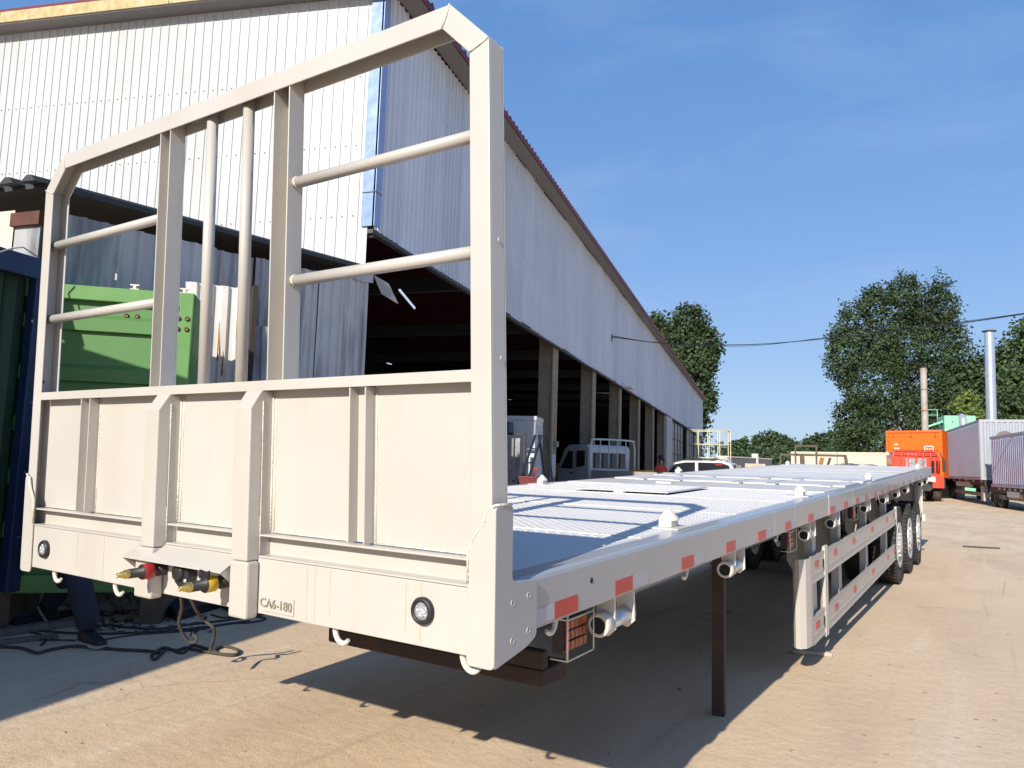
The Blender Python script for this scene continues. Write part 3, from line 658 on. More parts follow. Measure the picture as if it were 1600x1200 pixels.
# --- side underrun guards
def guard(sx):
    X=-.03 if sx>0 else -W+.03
    P=lambda d:X-sx*d   # distance inboard
    b=MB()
    arc=[(P(.105),4.02),(P(.108),3.93),(P(.10),3.87),(P(.08),3.835),(P(.05),3.825),(P(.015),3.87),(P(.0),3.95),(P(.0),4.02)]
    arc2=[(P(.100),4.02),(P(.102),3.935),(P(.096),3.877),(P(.08),3.842),(P(.053),3.832),(P(.02),3.875),(P(.006),3.95),(P(.006),4.02)]
    poly=[(x,y,-1.01) for (x,y) in arc]+[(x,y,-1.01) for (x,y) in reversed(arc2)]
    b.prism(poly,(0,0,.60)); gd=b.build('underrun_guard',cream,tr)
    for (z0,z1) in ((-.60,-.41),(-1.02,-.83)):
        for (y0,y1) in ((4.02,4.45),(4.55,9.05)):
            b=MB(); b.box((P(.012),y0,z0),(P(.004),y1,z1)); b.box((P(.020),y0,z1-.012),(P(0),y1,z1)); b.box((P(.020),y0,z0),(P(0),y1,z0+.012)); 
            b.box((P(.004),y0,z0+.055),(P(0),y1,z0+.066)); b.build('guard_rail',cream,gd)
    for (y,w_) in ((4.45,.10),(9.0,.07)):
        b=MB(); b.box((P(.035),y,-1.045),(P(-.004),y+w_*.4,-.38)); b.box((P(.035),y+w_*.6,-1.045),(P(-.004),y+w_,-.38)); b.box((P(.035),y,-1.045),(P(.02),y+w_,-.38)); b.build('guard_stile',cream,gd)
    for y in (4.22,5.25,6.75,8.30):
        b=MB(); b.box((P(.045),y,-1.0),(P(.040),y+.12,-.15)); b.box((P(.10),y,-1.0),(P(.045),y+.005,-.15)); b.box((P(.10),y+.115,-1.0),(P(.045),y+.12,-.15)); b.build('guard_hanger',chass,gd)
        b=MB(); b.prism([(P(.04),y+.124,-.83),(P(.25),y+.124,-.50),(P(.25),y+.124,-.15),(P(.2),y+.124,-.15),(P(.04),y+.124,-.60)],(0,.005,0)); b.build('hanger_gusset',cream,gd)
    for (zc) in (-.475,-.905):
        for y in (4.12,4.85,5.75,6.9,8.1,8.75):
            b=MB(); b.box((P(.003),y,zc-.022),(P(-.0012),y+.12,zc+.022)); b.build('red_reflector',redref,gd)
    for z in (-.55,-.97):
        b=MB(); b.box((P(.003),4.405,z),(P(-.0006),4.43,z+.08)); b.build('guard_slot',dark,gd)
guard(1); guard(-1)
# --- wheels
RAD=.492
def wheel_mesh():
    # tyre + lugs about x axis, centre 0, width .28
    prof=[(-.10,.285),(-.132,.33),(-.140,.40),(-.128,.455),(-.112,.478),(.112,.478),(.128,.455),(.140,.40),(.132,.33),(.10,.285)]
    b=MB(); b.lathe((0,0,0),(1,0,0),prof,56)
    return b
wm=wheel_mesh(); 
tl=MB()
for k in range(48):
    a=2*math.pi*k/48; M=Matrix.Rotation(a,4,'X')
    for (x0,x1) in ((-.136,-.088),(.088,.136)):
        tl.box((x0,-.014,.462),(x1,.014,.492),M)
    M2=Matrix.Rotation(a+.06,4,'X')
    for (x0,x1) in ((-.078,-.03),(-.022,.022),(.03,.078)):
        tl.box((x0,-.021,.470),(x1,.021,.490),M2)
rm=MB(); rm.lathe((0,0,0),(1,0,0),[(-.10,.283),(-.132,.292),(-.135,.285),(-.118,.270),(-.10,.26),(.05,.258),(.10,.268),(.137,.288),(.142,.284),(.130,.262),(.118,.24),(.122,.18),(.130,.12),(.150,.10),(.160,.07),(.162,.0005)],48)
ho=MB()
for k in range(10):
    a=2*math.pi*k/10; ho.lathe((.1215,.195*math.cos(a),.195*math.sin(a)),(1,0,0),[(0,.024),(.003,.022),(.0035,.0003)],12)
nut=MB()
for k in range(10):
    a=2*math.pi*(k+.5)/10; nut.lathe((.128,.14*math.cos(a),.14*math.sin(a)),(1,0,0),[(0,.014),(.02,.014),(.022,.010),(.0225,.0003)],6,smooth=False)
first=None
def add_wheel(x,y,flip):
    global first
    z=RAD-1.067-.0336*y
    if first is None:
        t=wm.build('wheel',tyrem,tr); l=tl.build('tyre_lugs',tyrem,t); l['kind']='stuff'; r=rm.build('rim',rimm,t); h=ho.build('rim_holes',dark,t); n=nut.build('wheel_nuts',rimm,t); first=t; o=t
    else: o=copy_tree(first,tr)
    o.location=(x,y,z); o.rotation_euler=(random.random()*6,0,0) if not flip else (random.random()*6,0,math.pi)
for y in (9.32,10.62,11.92):
    add_wheel(-.165,y,False); add_wheel(-.50,y,True); add_wheel(-W+.165,y,True); add_wheel(-W+.50,y,False)
    z=RAD-1.067-.0336*y
    b=MB(); b.tube([(-W+.3,y,z),(-.3,y,z)],.07,14); b.build('axle',black,tr)
    for X in (-1.72,-.86):
        b=MB()
        for k in range(5): b.prism([(X-.04,y-.55+k*.05,z+.12-k*.012),(X-.04,y,z+.07-k*.012),(X-.04,y+.55-k*.05,z+.12-k*.012),(X-.04,y+.55-k*.05,z+.13-k*.012),(X-.04,y,z+.08-k*.012),(X-.04,y-.55+k*.05,z+.13-k*.012)],(.08,0,0))
        b.build('leaf_spring',brownst,tr)
for y in (8.62,9.97,11.27,12.6):
    for X in (-1.72,-.86):
        b=MB(); b.prism([(X-.06,y-.15,-.53),(X-.06,y+.15,-.53),(X-.06,y+.05,-.80),(X-.06,y-.05,-.80)],(.12,0,0)); b.build('spring_hanger',chass,tr)
# mudguard backing, rear legs, rear beam
b=MB(); b.box((-.42,8.75,-.32),(-.40,12.45,-.15)); b.build('rear_side_plate',chass,tr)
b=MB(); b.box((-.10,12.72,-.80),(-.055,12.80,-.15)); b.box((-.14,12.74,-.80),(-.10,12.78,-.15)); b.build('rear_stake',cream,tr)
b=MB(); b.box((-.62,12.82,-.72),(-.03,12.84,-.20)); b.build('mud_flap_bracket',cream,tr)
b=MB(); b.box((-W,L,-.19),(0,L+.03,.0)); b.build('rear_beam',cream,tr)
b=MB(); b.box((-.25,13.5,-.92),(-.05,13.56,-.80)); b.build('rear_guard_end',creamb,tr)
b=MB(); b.box((-W+.1,13.5,-.92),(-.25,13.56,-.82)); b.box((-1.8,13.5,-.82),(-1.7,13.56,-.2)); b.box((-.9,13.5,-.82),(-.8,13.56,-.2)); b.build('rear_underrun_bar',chass,tr)

# ------------------------------------------------------------------ brown steel prop under the side
b=MB(); b.box((-.034,-.03,0),(.034,-.025,1.02)); b.box((.029,-.025,0),(.034,.035,1.02)); b.box((-.034,-.025,0),(-.029,.035,1.02))
pr=b.build('steel_prop',brownst); pr.location=(-.285,2.74,0); pr.rotation_euler=(0,0,R(8)); tag(pr,'upright dark brown steel channel propped under the trailer side beam','prop')

# ------------------------------------------------------------------ objects at the left
greenm=mat('green_container_paint',(.085,.21,.055),.45,var=.08,vs_=3,dirt=(.05,.13,.04),dirt_amt=.3)
greenf=mat('green_frame_paint',(.115,.27,.07),.42,var=.06)
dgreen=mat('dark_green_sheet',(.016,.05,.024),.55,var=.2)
bluem=mat('blue_frame_paint',(.010,.026,.085),.45,var=.2,vs_=5,dirt=(.03,.05,.09),dirt_amt=.4)
GA=Vector((-5.55,1.14,0)); GB=Vector((-4.62,2.13,0)); gx=(GB-GA).normalized(); grot=math.atan2(gx.y,gx.x); gw=(GB-GA).length
gc=empty('green_container',GA,grot,'bright green steel container end with horizontal ribs behind the left side of the headboard','container')
zb,zt=.26,2.74
b=MB(); b.box((0,.03,zb),(gw,.06,zt)); b.build('end_sheet',greenm,gc)
for (z0,z1) in ((2.62,2.74),):
    b=MB(); b.box((0,-.03,z0),(gw,.03,z1)); b.build('top_rail',greenf,gc,bev=.008)
b=MB(); b.box((gw-.11,-.032,zb),(gw,.08,zt+.002)); b.build('corner_post',greenf,gc,bev=.008)
b=MB(); b.box((0,-.03,zb),(gw-.11,.03,zb+.14)); b.build('bottom_rail',greenf,gc,bev=.008)
for z in (2.40,1.98,1.56,1.14,.72):
    b=MB(); b.prism([(0.0,.03,z+.11),(0.0,-.012,z+.075),(0.0,-.012,z-.03),(0.0,.03,z-.04)],(gw-.16,0,0)); b.build('rib',greenm,gc)
b=MB(); b.box((0,.06,zb),(.06,1.0,zt)); b.box((gw-.06,.08,zb),(gw-.001,1.0,zt)); b.box((0,.06,zt-.05),(gw,1.0,zt-.003)); b.build('container_shell',greenm,gc)
boltm=mat('bolt_brown',(.14,.09,.06),.5,metal=.5)
for (x,z) in ((.83,2.52),(.91,2.52),(1.245,2.52),(1.315,2.52),(1.245,2.43),(1.315,2.43)):
    b=MB(); b.lathe((x,-.032 if x>1.2 else .03,z),(0,-1,0),[(0,.020),(.014,.019),(.016,.010),(.012,.008),(.0125,.0004)],14); b.build('hex_bolt',boltm,gc)
for x in (.88,1.27):
    b=MB(); b.box((x-.035,.0,zt+.002),(x+.035,.03,zt+.012)); b.box((x-.012,.0,zt+.012),(x+.012,.03,zt+.036)); b.box((x-.035,.0,zt+.036),(x+.035,.03,zt+.048)); b.build('door_bracket',creamb,gc)
for x in (.1,1.2):
    b=MB(); b.box((x-.08,.0,.0),(x+.08,.9,zb-.003)); b.build('timber_block',mat('old_timber',(.12,.09,.06),.85,var=.3),gc)

bl=empty('blue_shelter',(-5.36,1.27,0),WHrot,'blue steel frame shelter with dark green sheet inside at the left edge','shelter')
# local x along D, y = away from the trailer
b=MB(); b.box((-.09,-.02,.28),(.03,.07,2.88)); b.build('corner_post',bluem,bl,bev=.01)
for z in (.7,1.2,1.75,2.3,2.75):
    b=MB(); b.lathe((-.03,-.021,z),(0,-1,0),[(0,.010),(.006,.009),(.007,.0004)],10); b.build('rivet',mat('rivet_blue',(.10,.16,.30),.4),bl)
b=MB(); b.box((-.95,-.03,2.74),(.05,.05,2.91)); b.build('roof_rail',bluem,bl,bev=.008)
b=MB()
for i in range(4): b.prism([(-1.0,-.03+.05*i,2.90+.02*i),(-1.0,.0+.05*i,2.92+.02*i),(-1.0,.02+.05*i,2.92+.02*i),(-1.0,.02+.05*i,2.90+.02*i)],(1.08,0,-.03))
b.box((-1.0,.0,2.895),(.08,2.2,2.90)); b.build('roof_cover',bluem,bl)['kind']='stuff'
for i in range(5):
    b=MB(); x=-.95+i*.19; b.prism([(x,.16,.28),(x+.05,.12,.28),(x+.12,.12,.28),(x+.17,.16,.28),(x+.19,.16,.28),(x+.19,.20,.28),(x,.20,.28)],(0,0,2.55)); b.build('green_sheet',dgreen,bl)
b=MB(); b.box((-.95,.2,.18),(.02,2.2,.28)); b.build('base_sill',darkmetal,bl)
b=MB(); b.tube([at(-30,396,5.6),at(0,394,5.65),at(18,388,5.75),at(36,386,5.8),at(60,402,5.9)],.006,6); o=b.build('roof_wire',mat('wire_grey',(.35,.35,.36),.5)); tag(o,'thin pale wire lying over the blue shelter roof','wire')

rust=mat('rusty_white_sheet',(.66,.63,.57),.55,var=.10,vs_=2.5,dirt=(.34,.30,.27),dirt_amt=.6,dirt_scale=2.6,streak=1)
rsp=mat('rust_stain',(.36,.14,.04),.8,var=.3,vs_=20)
def leaning_sheet(name,A,B,z0,z1,m,label,ribs,back=.35):
    A=Vector(A);B=Vector(B); d=(B-A); wdt=d.length; e=empty(name,A,math.atan2(d.y,d.x),label,'sheet'); 
    bz=MB(); xs=[(0,0)]
    p=wdt/ribs
    for i in range(ribs):
        c=p*(i+.5); xs+=[(c-.05,0),(c-.03,-.03),(c+.03,-.03),(c+.05,0)]
    xs.append((wdt,0)); vs=[];fs=[]
    for (x,y) in xs: vs+=[(x,y,z0),(x,y+back,z1),(x,y+.012,z0),(x,y+back+.012,z1)]
    n=len(xs)
    for k in range(n-1):
        fs+=[(4*k,4*k+4,4*k+5,4*k+1),(4*k+2,4*k+3,4*k+7,4*k+6),(4*k+1,4*k+5,4*k+7,4*k+3)]
    fs+=[(0,1,3,2),(4*(n-1),4*(n-1)+2,4*(n-1)+3,4*(n-1)+1)]
    bz.add(vs,fs); bz.build('metal_sheet',m,e); return e,wdt
P1=at(303,446,7.6); P2=at(404,438,7.9)
e,wd_=leaning_sheet('rusty_sheet',(P1.x+.05,P1.y-.1,0),(P2.x+.05,P2.y-.1,0),.05,3.17,rust,'tall rust-streaked white corrugated sheet leaning beside the green container',4)
b=MB()
for (x,zz,hh) in ((.345,2.35,.42),(.40,2.2,.3),(.52,2.6,.35)):
    b.prism([(x-.008,-.032+.31*(zz/3.1),zz),(x+.010,-.032+.31*(zz/3.1),zz),(x+.004,-.034+.35*((zz+hh)/3.1),zz+hh),(x-.003,-.034+.35*((zz+hh)/3.1),zz+hh)],(0,.002,0))
b.build('rust_streak',rsp,e)['kind']='stuff'
b=MB(); b.box((wd_-.002,-.06,.05),(wd_+.045,.38,3.14)); b.build('dark_edge_strip',mat('dark_brown_edge',(.03,.02,.016),.8),e)
P1=at(402,490,8.6); P2=at(474,508,8.9)
leaning_sheet('grey_sheet',(P1.x,P1.y-.1,0),(P2.x,P2.y-.1,0),.05,2.92,sheetd,'shorter stained grey corrugated sheet leaning on the annex side wall',3)

# unseen caster added left of the frame, shaped as a truck, for the yard shadow
bt=empty('truck_shadow_caster',(-4.06,-.30,0),WHrot,'unseen grey box-truck shape added left of the picture to cast the broad yard shadow','truck')
gpl=mat('truck_grey',(.32,.33,.34),.5)
b=MB(); b.box((-7.4,.0,.85),(0,2.4,3.35)); b.build('box_body',gpl,bt,bev=.03)
b=MB(); b.box((-9.3,.1,.5),(-7.5,2.3,2.6)); b.build('cab',mat('cab_white',(.6,.6,.58),.35),bt,bev=.12)
b=MB(); b.box((-9.1,.5,.45),(-.1,1.9,.84)); b.build('chassis',black,bt)
for x in (-8.4,-2.3,-1.1):
    for y in (.28,2.1):
        b=MB(); b.lathe((x,y-.14,.48),(0,1,0),[(0,.25),(.02,.46),(.26,.46),(.28,.25)],28,closed=True); b.build('wheel',tyrem,bt)

# ------------------------------------------------------------------ rubbish, ropes, timber under the nose at left
ropem=mat('dirty_rope',(.075,.062,.052),.85,var=.3,vs_=40,bump=.6,bs=200)
def gp(px,py,z=0):
    d=at(px,py,1)-CAM; t=(z-CAM.z)/d.z; return CAM+d*t
def spline(pts,n=8):
    P=[Vector(p) for p in pts]; out=[]
    for i in range(len(P)-1):
        p0=P[max(i-1,0)];p1=P[i];p2=P[i+1];p3=P[min(i+2,len(P)-1)]
        for k in range(n):
            t=k/n; out.append(.5*((2*p1)+(-p0+p2)*t+(2*p0-5*p1+4*p2-p3)*t*t+(-p0+3*p1-3*p2+p3)*t**3))
    out.append(P[-1]); return out
def rope(px,r,label,name='rope',m=ropem,lift=0,cat='rope'):
    pts=[gp(x,y,r+ (z if len(q)>2 else 0)) if True else 0 for q in px for (x,y,z) in [(q[0],q[1],q[2] if len(q)>2 else 0)]]
    b=MB(); b.tube(spline(pts),r,8); o=b.build(name,m); tag(o,label,cat,'ropes and hoses on the ground'); return o
rope([(-20,1010),(30,1012),(58,1020),(75,1016),(110,1010),(150,1012),(190,1015),(230,1017),(250,1020)],.011,'thick dirty rope running across the ground from the left edge to the knot')
rope([(240,1022),(255,1012),(275,1016),(290,1012),(310,1016),(330,1020),(365,1024),(372,1016),(350,1010),(335,1016),(345,1022),(368,1023)],.011,'knotted rope end with a loop, in front of the hanging strands')
rope([(236,1024),(243,1030),(262,1014),(285,1020),(300,1008),(318,1012),(330,1015)],.010,'second strand twisted round the rope knot')
rope([(170,975),(200,980),(250,982),(300,975),(360,968),(420,958)],.009,'black hose curving behind the rope toward the trailer')
rope([(-20,975),(60,985),(140,990),(220,988),(300,982),(390,970)],.009,'brown hose lying straight behind the knotted rope')
rope([(-20,1004),(60,1000),(150,1000),(210,992),(300,985),(370,972)],.006,'thin rusty cable between the hoses')
rope([(330,960),(350,965),(380,962),(415,966),(395,972),(360,974)],.008,'small loop of black hose under the headboard')
rope([(28,975),(35,985),(60,990),(70,1000),(64,1008)],.009,'short grey hose curled round the left shoe')
def drop(pts,r,label):
    b=MB(); b.tube(spline(pts),r,8); o=b.build('hanging_rope',ropem); tag(o,label,'rope','rope strands hanging under the headboard')
drop([at(282,930,4.55),at(284,950,4.6),at(280,975,4.7),at(292,1000,4.75),at(305,1003,4.75),at(306,995,4.78),at(295,990,4.8)],.010,'left hanging rope strand ending in a small loop')
drop([at(296,930,4.55),at(306,952,4.6),at(318,968,4.7),at(334,982,4.7),at(334,998,4.75),at(328,1016,4.6)],.010,'right hanging rope strand reaching the knot on the ground')
woodm=mat('grey_timber',(.16,.135,.11),.85,var=.25,vs_=5,stretch=(1,8,1),dirt=(.05,.04,.035),dirt_amt=.5)
def plank(a,b_,w_,h,label,name='plank',m=woodm,cat='plank',grp='planks and bars on the ground'):
    A=gp(*a);B=gp(*b_); k=MB(); k.obox(A+Vector((0,0,h/2+.002)),B+Vector((0,0,h/2+.002)),w_,h); o=k.build(name,m,bev=.004); tag(o,label,cat,grp); return o
plank((-40,1000),(130,975),.10,.05,'long grey plank between the shoes of the walking person')
plank((-40,985),(60,965),.07,.06,'dark bar behind the long grey plank','steel_bar',darkmetal,'bar')
plank((20,978),(112,962),.05,.05,'short black bar just behind the left shoe','steel_bar',black,'bar')
plank((-10,1008),(90,997),.06,.03,'rough board nearest the camera at the left edge')
k=MB(); q=[gp(225,938),gp(275,972),gp(345,950),gp(300,920)]
k.prism([(p.x,p.y,.002) for p in q],(0,0,.09)); o=k.build('black_crate_lid',black,bev=.01); tag(o,'flat black box lying behind the hanging ropes','box')
k=MB(); q=[gp(345,950),gp(365,962),gp(420,940),gp(400,925)]
k.prism([(p.x,p.y,.002) for p in q],(0,0,.12)); o=k.build('dark_carton',brownst,bev=.01); tag(o,'low dark brown carton right of the flat black box','box')
# crumpled tarpaulin
def crumple(c,sx,sy,h,m,name,label,cat,rz=0,n=22,seed=1):
    rg=np.random.default_rng(seed); ph=rg.random((6,3))*6.28
    vs=[];fs=[]
    for j in range(n+1):
        for i in range(n+1):
            u=i/n*2-1;v=j/n*2-1; rr=max(0,1-(u*u+v*v))
            z=h*(rr**.5)*(.55+.45*math.sin(5*u+ph[0,0]+3*v)*math.sin(7*v+ph[1,0]))+.035*math.sin(17*u+9*v+ph[2,0])*rr+.02*math.sin(31*v-13*u)*rr
            x=u*sx*(1+.12*math.sin(4*v+ph[3,0])); y=v*sy*(1+.15*math.sin(5*u+ph[4,0]))
            vs.append((x,y,max(.004,z)+.003))
    for j in range(n):
        for i in range(n): a=j*(n+1)+i; fs.append((a,a+1,a+n+2,a+n+1))
    b=MB(); b.add(vs,fs,False); o=b.build(name,m,normals=False); o.location=c; o.rotation_euler=(0,0,rz); tag(o,label,cat); return o
tarp=mat('dusty_plastic_film',(.30,.28,.26),.5,var=.25,vs_=7,dirt=(.12,.10,.09),dirt_amt=.6)
crumple(gp(18,940),.20,.24,.30,tarp,'plastic_film','crumpled grey plastic film heaped at the foot of the blue post','tarpaulin',.3,seed=3)
crumple(gp(180,948),.38,.22,.14,tarp,'dust_sheet','low crumpled grey sheet behind the walking person','tarpaulin',.8,seed=5)
crumple(gp(160,940),.30,.20,.12,mat('dust_brown_rag',(.13,.10,.08),.9,var=.3),'rag_heap','brown rags beside the low crumpled sheet','rags',.2,seed=8)
crumple(gp(-5,948),.12,.10,.14,mat('red_blue_cloth',(.20,.03,.04),.8,var=.4),'red_cloth','small dark red cloth at the left edge of the ground','cloth',.2,seed=9)
# broken chips, gravel and straw, joined
b=MB()
for i in range(260):
    px=rng.uniform(120,330); py=rng.uniform(945,990); p=gp(px,py); a=rng.uniform(0,6.28); s=rng.uniform(.008,.04)
    dx,dy=math.cos(a)*s,math.sin(a)*s; ex,ey=-math.sin(a)*s*.4,math.cos(a)*s*.4; z=rng.uniform(.004,.02)
    b.add([(p.x-dx-ex,p.y-dy-ey,.003),(p.x+dx-ex,p.y+dy-ey,z),(p.x+dx+ex,p.y+dy+ey,z),(p.x-dx+ex,p.y-dy+ey,.003+z*.5)],[(0,1,2,3)])
o=b.build('litter_chips',mat('black_chips',(.035,.03,.028),.8),normals=False); tag(o,'scattered black scraps behind the hoses',kind='stuff')
b=MB()
for i in range(2600):
    y=rng.uniform(-.5,26)**1.0; x=rng.uniform(-4,7)+ (y*.05)
    s=rng.uniform(.0012,.0032)*(1+rng.random()**8*2.0); p=Vector((x,y,s*.4)); el=rng.uniform(1,3.5); a=rng.uniform(0,6.28)
    M=Matrix.Translation(p)@Matrix.Rotation(a,4,'Z')
    b.box((-s*el,-s,-s*.5),(s*el,s,s*.5),M)
o=b.build('gravel',mat('small_stones',(.38,.29,.20),.85,var=.4,vs_=3),normals=False); tag(o,'small stones and straw bits over the yard',kind='stuff')
b=MB()
for (x,y,a) in ((1308,1000,.3),(1345,994,.2),(1575,991,.15),(1525,1024,.1),(1445,1083,-.2),(1424,1125,.1),(1525,1125,.1),(1554,1126,.1),(1495,1154,.1),(1530,1168,.1),(1558,1084,.1),(1270,1023,.3),(1520,855,.0),(1390,1040,.5),(1385,1180,.4),(1350,1150,-.2)):
    p=gp(x,y); b.box((-.013,-.002,0),(.013,.002,.003),Matrix.Translation(p+Vector((0,0,.003)))@Matrix.Rotation(a,4,'Z'))
o=b.build('cigarette_bits',mat('dark_bits',(.24,.18,.125),.8),normals=False); tag(o,'tiny dark scraps dotted over the sunny concrete',kind='stuff')
# plank the guard stands above, thin bar further off
o=plank((1238,1020),(1300,1026),.06,.03,'worn pale board lying under the front of the side guard',m=mat('pale_board',(.42,.36,.28),.8,var=.2))
o=plank((1505,855),(1562,858),.05,.03,'thin dark bar lying on the open concrete right of the wheels','steel_bar',darkmetal,'bar')

# ------------------------------------------------------------------ people
def skin_body(name,J,E,m,parent,lvl=2):
    "J: name -> (pos, radius)"
    idx={k:i for i,k in enumerate(J)}; me=bpy.data.meshes.new(name); me.from_pydata([J[k][0] for k in J],[(idx[a],idx[b_]) for a,b_ in E],[]); me.materials.append(m)
    o=bpy.data.objects.new(name,me); col.objects.link(o); o.parent=parent
    sm=o.modifiers.new('skin','SKIN')
    lay=me.skin_vertices[0].data if me.skin_vertices else None
    if lay is None:
        bpy.context.view_layer.objects.active=o
    lay=me.skin_vertices[0].data
    for k,i in idx.items():
        r=J[k][1]; r=(r,r) if not isinstance(r,tuple) else r; lay[i].radius=r; lay[i].use_root=(k=='pelvis')
    ss=o.modifiers.new('sub','SUBSURF'); ss.levels=lvl; ss.render_levels=lvl
    for p in me.polygons: p.use_smooth=True
    sm.use_smooth_shade=True
    return o
def person(loc,rz,label,pose,shirt,trouser,scale=1.0):
    pr=empty('person',loc,rz,label,'person'); pr.scale=(scale,)*3
    skin=mat('skin_tone',(.38,.22,.15),.5); hairm=mat('black_hair',(.015,.013,.012),.6); shoe=mat('black_shoe',(.015,.015,.016),.5); sole=mat('shoe_sole',(.45,.42,.38),.6)
    # y forward, x right
    if pose=='walk':
        lf,rf=(.10,.50,.09),(-.10,-.54,.12); lk,rk=(.11,.27,.50),(-.10,-.16,.48)
    else: lf,rf=(.12,.03,.09),(-.12,-.02,.09); lk,rk=(.11,.04,.50),(-.11,.03,.50)
    J={'pelvis':((0,0,.93),(.15,.12)),'hipl':((.10,.03,.88),.112),'kneel':(lk,.092),'anklel':(lf,.082),
       'hipr':((-.10,-.04,.88),.112),'kneer':(rk,.092),'ankler':(rf,.082)}
    skin_body('trousers',J,[('pelvis','hipl'),('hipl','kneel'),('kneel','anklel'),('pelvis','hipr'),('hipr','kneer'),('kneer','ankler')],trouser,pr)
    J={'pelvis':((0,0,.97),(.155,.115)),'waist':((0,.01,1.10),(.15,.105)),'chest':((0,.02,1.32),(.18,.12)),'neck':((0,.02,1.46),(.065,.065)),
       'shl':((.17,.01,1.41),.062),'ell':((.23,-.02,1.15),.048),'wrl':((.22,.10,.93),.036),'shr':((-.17,.01,1.41),.062),'elr':((-.23,-.02,1.15),.048),'wrr':((-.22,.10,.93),.036)}
    skin_body('shirt',J,[('pelvis','waist'),('waist','chest'),('chest','neck'),('chest','shl'),('shl','ell'),('ell','wrl'),('chest','shr'),('shr','elr'),('elr','wrr')],shirt,pr)
    J={'pelvis':((0,.02,1.44),.05),'n2':((0,.03,1.52),.05),'h1':((0,.045,1.59),(.066,.08)),'h2':((0,.04,1.66),(.078,.095)),'h3':((0,.035,1.72),(.06,.075)),'nose':((0,.135,1.625),.013)}
    skin_body('head',J,[('pelvis','n2'),('n2','h1'),('h1','h2'),('h2','h3'),('h1','nose')],skin,pr)
    J={'pelvis':((0,.005,1.70),(.088,.10)),'b':((0,-.03,1.64),(.080,.07)),'c':((0,.02,1.735),(.07,.08))}
    skin_body('hair',J,[('b','pelvis'),('pelvis','c')],hairm,pr,2)
    for (sx,w0) in ((1,(.22,.10,.93)),(-1,(-.22,.10,.93))):
        x,y,z=w0
        J={'pelvis':((x,y+.01,z-.02),.030),'palm':((x,y+.03,z-.08),(.034,.016))}; E_=[('pelvis','palm')]
        for q,(dx,ln) in enumerate(((-.026,.060),(-.009,.072),(.009,.068),(.026,.052))):
            J['f%d'%q]=((x+dx,y+.045,z-.08-ln*.5),.009); J['g%d'%q]=((x+dx,y+.065,z-.08-ln),.008); E_+=[('palm','f%d'%q),('f%d'%q,'g%d'%q)]
        J['t']=((x-sx*.035,y+.05,z-.055),.010); J['u']=((x-sx*.045,y+.07,z-.085),.009); E_+=[('pelvis','t'),('t','u')]
        skin_body('hand',J,E_,skin,pr,1)
    for (f,pitch) in ((lf,0),(rf,-.5 if pose=='walk' else 0)):
        M=Matrix.Translation((f[0],f[1],f[2]-.06 if pitch==0 else f[2]-.055))@Matrix.Rotation(pitch,4,'X')
        b=MB(); b.prism([M@Vector(p) for p in ((-.045,-.09,.0),(-.045,-.095,.07),(-.045,-.03,.085),(-.045,.06,.055),(-.045,.17,.030),(-.045,.185,.0))],(.09,0,0)); s=b.build('shoe',shoe,pr,bev=.018)
        b=MB(); b.prism([M@Vector(p) for p in ((-.047,-.10,-.022),(-.047,-.10,.0),(-.047,.19,.0),(-.047,.18,-.02))],(.094,0,0)); b.build('sole',sole,s,bev=.004)
    return pr
navy=mat('navy_trousers',(.020,.023,.040),.85,var=.3); 
A=gp(176,1010);B=gp(48,972); d=(A-B); 
person(((A.x+B.x)/2-.02,(A.y+B.y)/2,0),math.atan2(d.y,d.x)-math.pi/2,'person in black trousers striding behind the left end of the headboard, only legs seen','walk',mat('dark_jacket',(.02,.022,.03),.8),navy,1.0)
P=at(1033,745,27.5)
person((P.x,P.y,0),R(40),'person in orange-red shirt standing beside the white estate car','stand',mat('orange_red_shirt',(.62,.06,.035),.7,var=.15),navy,1.02)

# ------------------------------------------------------------------ things inside and beside the bays
def face(a,b_): d=Vector(b_)-Vector(a); return math.atan2(d.y,d.x)
glassm=mat('dark_glass',(.02,.022,.026),.08,spec=.8)
whitep=mat('white_vehicle_paint',(.58,.58,.57),.3,var=.04,coat=.4)
cabw=mat('cabinet_white',(.50,.52,.56),.5,var=.06)
# white site cabin / cabinet
A=at(847,658,18.3); A.z=0; e=empty('white_cabin',A,math.atan2(-N.y,-N.x)+R(6),'white corrugated steel cabin standing just inside the first bay','cabin')
b=MB(); b.box((0,0,0),(1.15,.9,2.44)); b.build('cabin_body',cabw,e)
b=MB()
for i in range(9): b.box((-.02,.07+i*.09,.1),(0,.11+i*.09,2.3))
b.build('side_ribs',cabw,e)['kind']='stuff'
b=MB(); b.box((-.03,-.03,2.40),(1.18,.93,2.50)); b.build('roof_frame',cabw,e,bev=.01)
for (x,w_) in ((-.02,.09),(1.08,.09)):
    b=MB(); b.box((x,-.03,0),(x+w_,.0,2.4)); b.build('corner_frame',cabw,e)
for x in (.35,.62,.9):
    b=MB(); b.box((x,-.012,.05),(x+.012,.0,2.38)); b.build('door_seam',darkmetal,e)
P=at(800,690,16.8); P.z=0
e=empty('dark_frame_rack',P,math.atan2(-N.y,-N.x),'black steel frame rack with pale upright boards beside the white cabin','rack')
for (a,c) in (((-.30,0,0),(-.30,0,2.05)),((.55,0,0),(.55,0,2.05)),((-.30,0,2.05),(.55,0,2.05)),((-.30,0,1.0),(.55,0,1.0)),((-.30,0,.25),(.55,0,.25))):
    b=MB(); b.obox(a,c,.05,.05); b.build('frame_bar',black,e)
for i in range(5):
    b=MB(); b.box((-.22+i*.15,.06,.1),(-.11+i*.15,.10,1.95)); b.build('board',mat('pale_grey_board',(.26,.25,.24),.7,var=.25),e)
P=at(790,665,17.0); 
